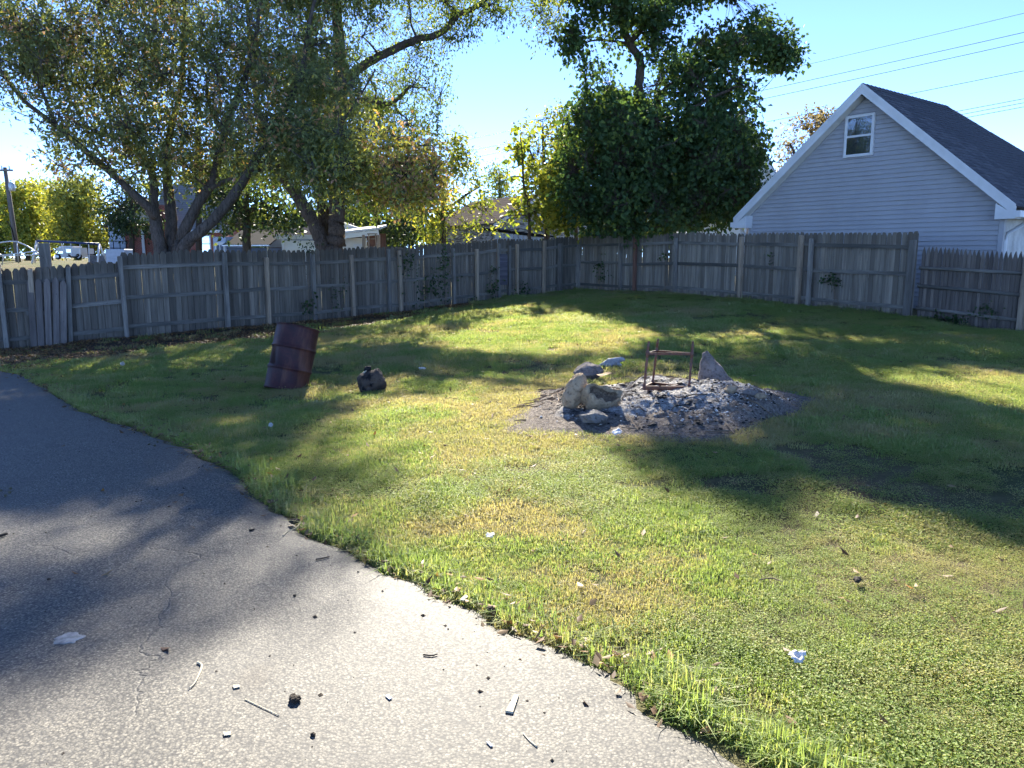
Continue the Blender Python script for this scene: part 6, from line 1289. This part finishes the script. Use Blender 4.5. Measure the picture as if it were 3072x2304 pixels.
# ================================================================== SMALL THINGS ON THE DRIVE AND LAWN (listed in photo coordinates / 1.389)
def zdr(x, y): return g1(x, y) + (.031 if on_drive(np.array([x]), np.array([y]))[0] else .02)
def stick(label, pts, r0, r1, mat='stick', flat=False, name='stick'):
    r0 *= .62; r1 *= .62
    P = [gd(*q) for q in pts]; b = P[0].copy(); b.z = zdr(b.x, b.y); Q = [Vector((p.x - b.x, p.y - b.y, zdr(p.x, p.y) - b.z + r0 * 1.05 + (q[2] if len(q) > 2 else 0))) for p, q in zip(P, [tuple(q) for q in pts])]
    n = len(Q); rs = [r0 + (r1 - r0) * k / (n - 1) for k in range(n)]; C, Rr = catmull(list(zip(Q, rs)), 4)
    o = MB().tube(C, Rr, 7, True, .12).build(name, M[mat], None, True, b); tag(o, label, 'stick'); return o
gd_ = gd
def gd(a, b, *_): return gd_(a, b)
stick('bent pale twig with a hooked end on the sunlit asphalt', [(428, 1448), (437, 1455), (430, 1478), (420, 1496), (410, 1505)], .007, .004, 'splint'); stick('long pale wood splinter lying on the near asphalt', [(530, 1528), (565, 1545), (604, 1564)], .003, .003, 'splint', name='splinter')
stick('brown dry stick across the drive edge in the lower right', [(1522, 1586), (1580, 1589), (1640, 1596), (1690, 1606)], .004, .011, 'stick'); stick('thick dark stick at the left edge of the asphalt', [(-25, 1178), (0, 1172), (17, 1167)], .016, .013, 'char')
stick('grey twig by the drive edge in the shade', [(358, 976), (380, 974), (418, 971)], .003, .006, 'stick'); stick('curved pale root piece beside the dark clods at the drive edge', [(612, 1170), (622, 1160), (640, 1152), (650, 1140)], .006, .005, 'splint'); stick('small dark twig on the asphalt in front of the lawn edge', [(915, 1431), (932, 1433), (945, 1430)], .006, .004, 'char')
stick('short brown twig lying by the lawn edge above the small paper', [(683, 1222), (700, 1219), (712, 1216)], .009, .006, 'stick'); stick('thin split twig on the asphalt near the bottom', [(1130, 1603), (1145, 1620), (1160, 1632)], .003, .005, 'splint'); stick('dark dead twig lying on the grass below the ash bed', [(1640, 1262), (1665, 1258), (1690, 1266)], .006, .004, 'stick')
# flat pale chips
def chip(label, corners, th=.006, mat='splint', name='wood_chip', cat='wood chip', lift=.002):
    P = [gd(*q) for q in corners]; b = P[0].copy(); b.z = zdr(b.x, b.y) + lift; n = len(P); vs = [Vector((p.x - b.x, p.y - b.y, 0)) for p in P]; cen = sum(vs, Vector()) / n; vs2 = [cen + (q - cen) * .94 + Vector((0, 0, th)) for q in vs]
    o = MB().add(vs + vs2, [tuple(range(n))[::-1], tuple(range(n, 2 * n))] + [(k, (k + 1) % n, (k + 1) % n + n, k + n) for k in range(n)]).build(name, M[mat], None, False, b); tag(o, label, cat); return o
chip('pale tapered wood offcut on the sunlit asphalt', [(1112, 1518), (1121, 1520), (1108, 1560), (1091, 1557)]); chip('small white wood chip left of the tapered offcut', [(832, 1521), (838, 1519), (848, 1526), (842, 1530)], .003, 'paper'); chip('small white wood chip near the bottom edge of the drive', [(1050, 1622), (1055, 1621), (1066, 1631), (1060, 1633)], .003, 'paper')
chip('little yellow wood chip near the long splinter', [(503, 1498), (518, 1497), (520, 1502), (506, 1505)], .003); chip('little tan wood chip at the bottom left of the drive', [(483, 1602), (500, 1600), (501, 1607), (485, 1609)], .003); chip('pale leaf-shaped chip on the asphalt below the lawn edge', [(993, 1310), (1006, 1298), (1012, 1303), (1002, 1312)], .003)
chip('pale flat shard lying in the ash behind the cracked stone', [(1288, 826), (1315, 819), (1322, 822), (1298, 831)], .003, 'rock_tan', lift=.08)
def lump(label, px, py, size, mat, seed, flat=.6, name='dirt_clod', cat='clod', parts=1, group=None):
    g_ = gd(px, py); size *= .34; bm = bmesh.new(); rr = random.Random(seed)
    for k in range(parts):
        M_ = Matrix.Translation((rr.uniform(-.6, .6) * size * (parts > 1), rr.uniform(-.4, .4) * size * (parts > 1), size * flat * .45 * rr.uniform(.8, 1.2))); s_ = size * (rr.uniform(.35, .6) if parts > 1 else .55)
        r0 = bmesh.ops.create_icosphere(bm, subdivisions=3, radius=1.0)['verts']; off = Vector((seed, k * 3.3, 1))
        for v_ in r0: p = v_.co.copy(); q = p * (1 + .35 * mnoise.noise(p * 1.5 + off) + .18 * mnoise.noise(p * 4 + off)); v_.co = M_ @ Vector((q.x * s_, q.y * s_ * .85, q.z * s_ * flat))
    me = bpy.data.meshes.new(name); bm.to_mesh(me); bm.free(); me.polygons.foreach_set('use_smooth', np.ones(len(me.polygons), bool)); o = link(name, me, M[mat], None, (g_.x, g_.y, zdr(g_.x, g_.y)), (0, 0, rr.uniform(0, 6))); tag(o, label, cat, group); return o
lump('crumbly brown dirt clod right of the long splinter', 634, 1531, .085, 'clod', 1, .7, parts=7); lump('black crumbly clod at the drive edge below the paper scrap', 1058, 1331, .075, 'clod', 2, .7, parts=5); lump('dark clod heap on the drive edge beside the curved root', 636, 1140, .12, 'clod', 3, .6, parts=6); lump('small dark clod left of the drive edge clods', 545, 1156, .06, 'clod', 4, .5, parts=3); lump('brown dropping on the asphalt near the bottom edge', 680, 1606, .045, 'clod', 5, .6, parts=3)
lump('dark lump in the grass on the right, beside a worn patch', 1853, 1262, .10, 'clod', 6, .5, parts=4); lump('small black clod on the asphalt left of the black crumbly clod', 938, 1244, .05, 'clod', 15, .5, parts=2); lump('dark clod on the sunlit asphalt above the long splinter', 636, 1301, .045, 'clod', 16, .5, parts=3)
NG = 'fallen nut husks on the drive'
for i, (px, py, lab) in enumerate(((3, 1071, 'nut husk at the very left edge of the drive'), (24, 1066, 'nut husk at the back of the small cluster on the left drive'), (22, 1074, 'nut husk in the middle of the small cluster on the left drive'), (13, 1082, 'nut husk at the front of the small cluster on the left drive'))): lump(lab, px, py, .055, 'nut', 20 + i, .85, 'nut_husk', 'nut', 1, NG)
for i, (px, py, lab) in enumerate(((323, 968, 'first of three nut husks by the shaded drive edge'), (335, 971, 'lowest of three nut husks by the shaded drive edge'), (341, 963, 'brownest of three nut husks by the shaded drive edge'))): lump(lab, px, py, .06, 'nut', 30 + i, .8, 'nut_husk', 'nut', 1, 'nut husks by the drive edge')
def scrap(label, px, py, size, seed, stand=.3, cat='paper', name='paper_scrap'):
    g_ = gd(px, py); size *= .6; rr = random.Random(seed); n = 9; V = []; F = []
    for j in range(n):
        for k in range(n):
            x, y = (k / (n - 1) - .5) * size, (j / (n - 1) - .5) * size * .8; q = Vector((x * 30, y * 30, seed)); V.append((x + .12 * size * mnoise.noise(q), y + .12 * size * mnoise.noise(q + Vector((5, 0, 0))), .035 + size * stand * (.5 + mnoise.noise(q * .9 + Vector((0, 7, 0)))) + y * .5))
    for j in range(n - 1):
        for k in range(n - 1):
            x, y = k - 3.5, j - 3.5
            if math.hypot(x, y) < 3.9 + 1.3 * mnoise.noise(Vector((x * .5, y * .5, seed))): F.append((j * n + k, j * n + k + 1, (j + 1) * n + k + 1, (j + 1) * n + k))
    o = MB().add(V, F).build(name, M['paper'], None, True, (g_.x, g_.y, g_.z)); o.modifiers.new('thick', 'SOLIDIFY').thickness = .0015; tag(o, label, cat); return o
scrap('small crumpled white paper on the lawn near the drive edge', 1059, 1172, .085, 1); scrap('white curled paper scrap in the grass at lower right', 1722, 1444, .11, 2, .5); scrap('white tufty scrap in the grass in front of the ash', 1333, 943, .15, 3, .25); scrap('flat white scrap on the grass right of the log', 912, 802, .17, 4, .15); scrap('tiny white scrap between drum and log', 780, 833, .08, 5, .2)
# dandelion clock
def dandelion(label, px, py, h=.12, r=.03):
    g_ = gd(px, py); o = empty('dandelion', (g_.x, g_.y, g_.z), 0, label, 'flower'); MB().tube([(0, 0, 0), (.005, 0, h * .6), (0, 0, h)], [.003, .0025, .002], 5).build('stem', M['weed'], o); mb = MB(); rr = random.Random(int(px))
    for k in range(90):
        d = Vector((rr.gauss(0, 1), rr.gauss(0, 1), rr.gauss(0, 1))).normalized(); mb.tube([Vector((0, 0, h)), Vector((0, 0, h)) + d * r], [.0008, .0025], 3)
    mb.build('seed_head', M['paper'], o)
dandelion('white dandelion clock in the grass left of the drum', 266, 802, .12, .034); dandelion('small white dandelion clock in the shaded grass by the drive', 586, 940, .10, .022)
# grey-white dried paint spill on the asphalt
g_ = gd(150, 1394); rr = random.Random(4); pv = []
for k in range(36): a = k / 36 * 6.283; q = 1 + .30 * mnoise.noise(Vector((math.cos(a) * 1.7, math.sin(a) * 1.7, 2))) + .18 * mnoise.noise(Vector((math.cos(a) * 5, math.sin(a) * 5, 4))); pv.append((math.cos(a) * .058 * q, math.sin(a) * .05 * q, 0))
o = MB().add(pv + [(x * .9, y * .9, .003) for x, y, z_ in pv], [tuple(range(36, 72))] + [(k, (k + 1) % 36, (k + 1) % 36 + 36, k + 36) for k in range(36)]).build('paint_spill', M['spill'], None, False, (g_.x, g_.y, zdr(g_.x, g_.y) + .001)); tag(o, 'dried white paint spill on the left of the asphalt', 'stain')
# small grit and crumbs strewn over the asphalt
g = np.random.default_rng(120); n = 260; yy = g.uniform(2.1, 9, n) ; xx = drive_edge(yy) - np.abs(g.exponential(1.3, n)) - .05; V, F = [], []
for k in range(n):
    s_ = .003 + .012 * g.random() ** 3; q = np.array([(1, 0, 0), (-1, .2, 0), (0, 1, .1), (.1, -1, 0), (0, 0, .8)]) * s_ * g.uniform(.5, 1.3, (5, 1)); V.append(q + [xx[k], yy[k], gz(xx[k:k + 1], yy[k:k + 1])[0] + .031]); F.append(np.array([(0, 2, 4), (2, 1, 4), (1, 3, 4), (3, 0, 4)]) + 5 * k)
o = link('grit', fast_mesh('grit', np.concatenate(V), np.concatenate(F)), M['clod']); tag(o, 'dark grit and leaf crumbs strewn over the asphalt', 'grit', kind='stuff')
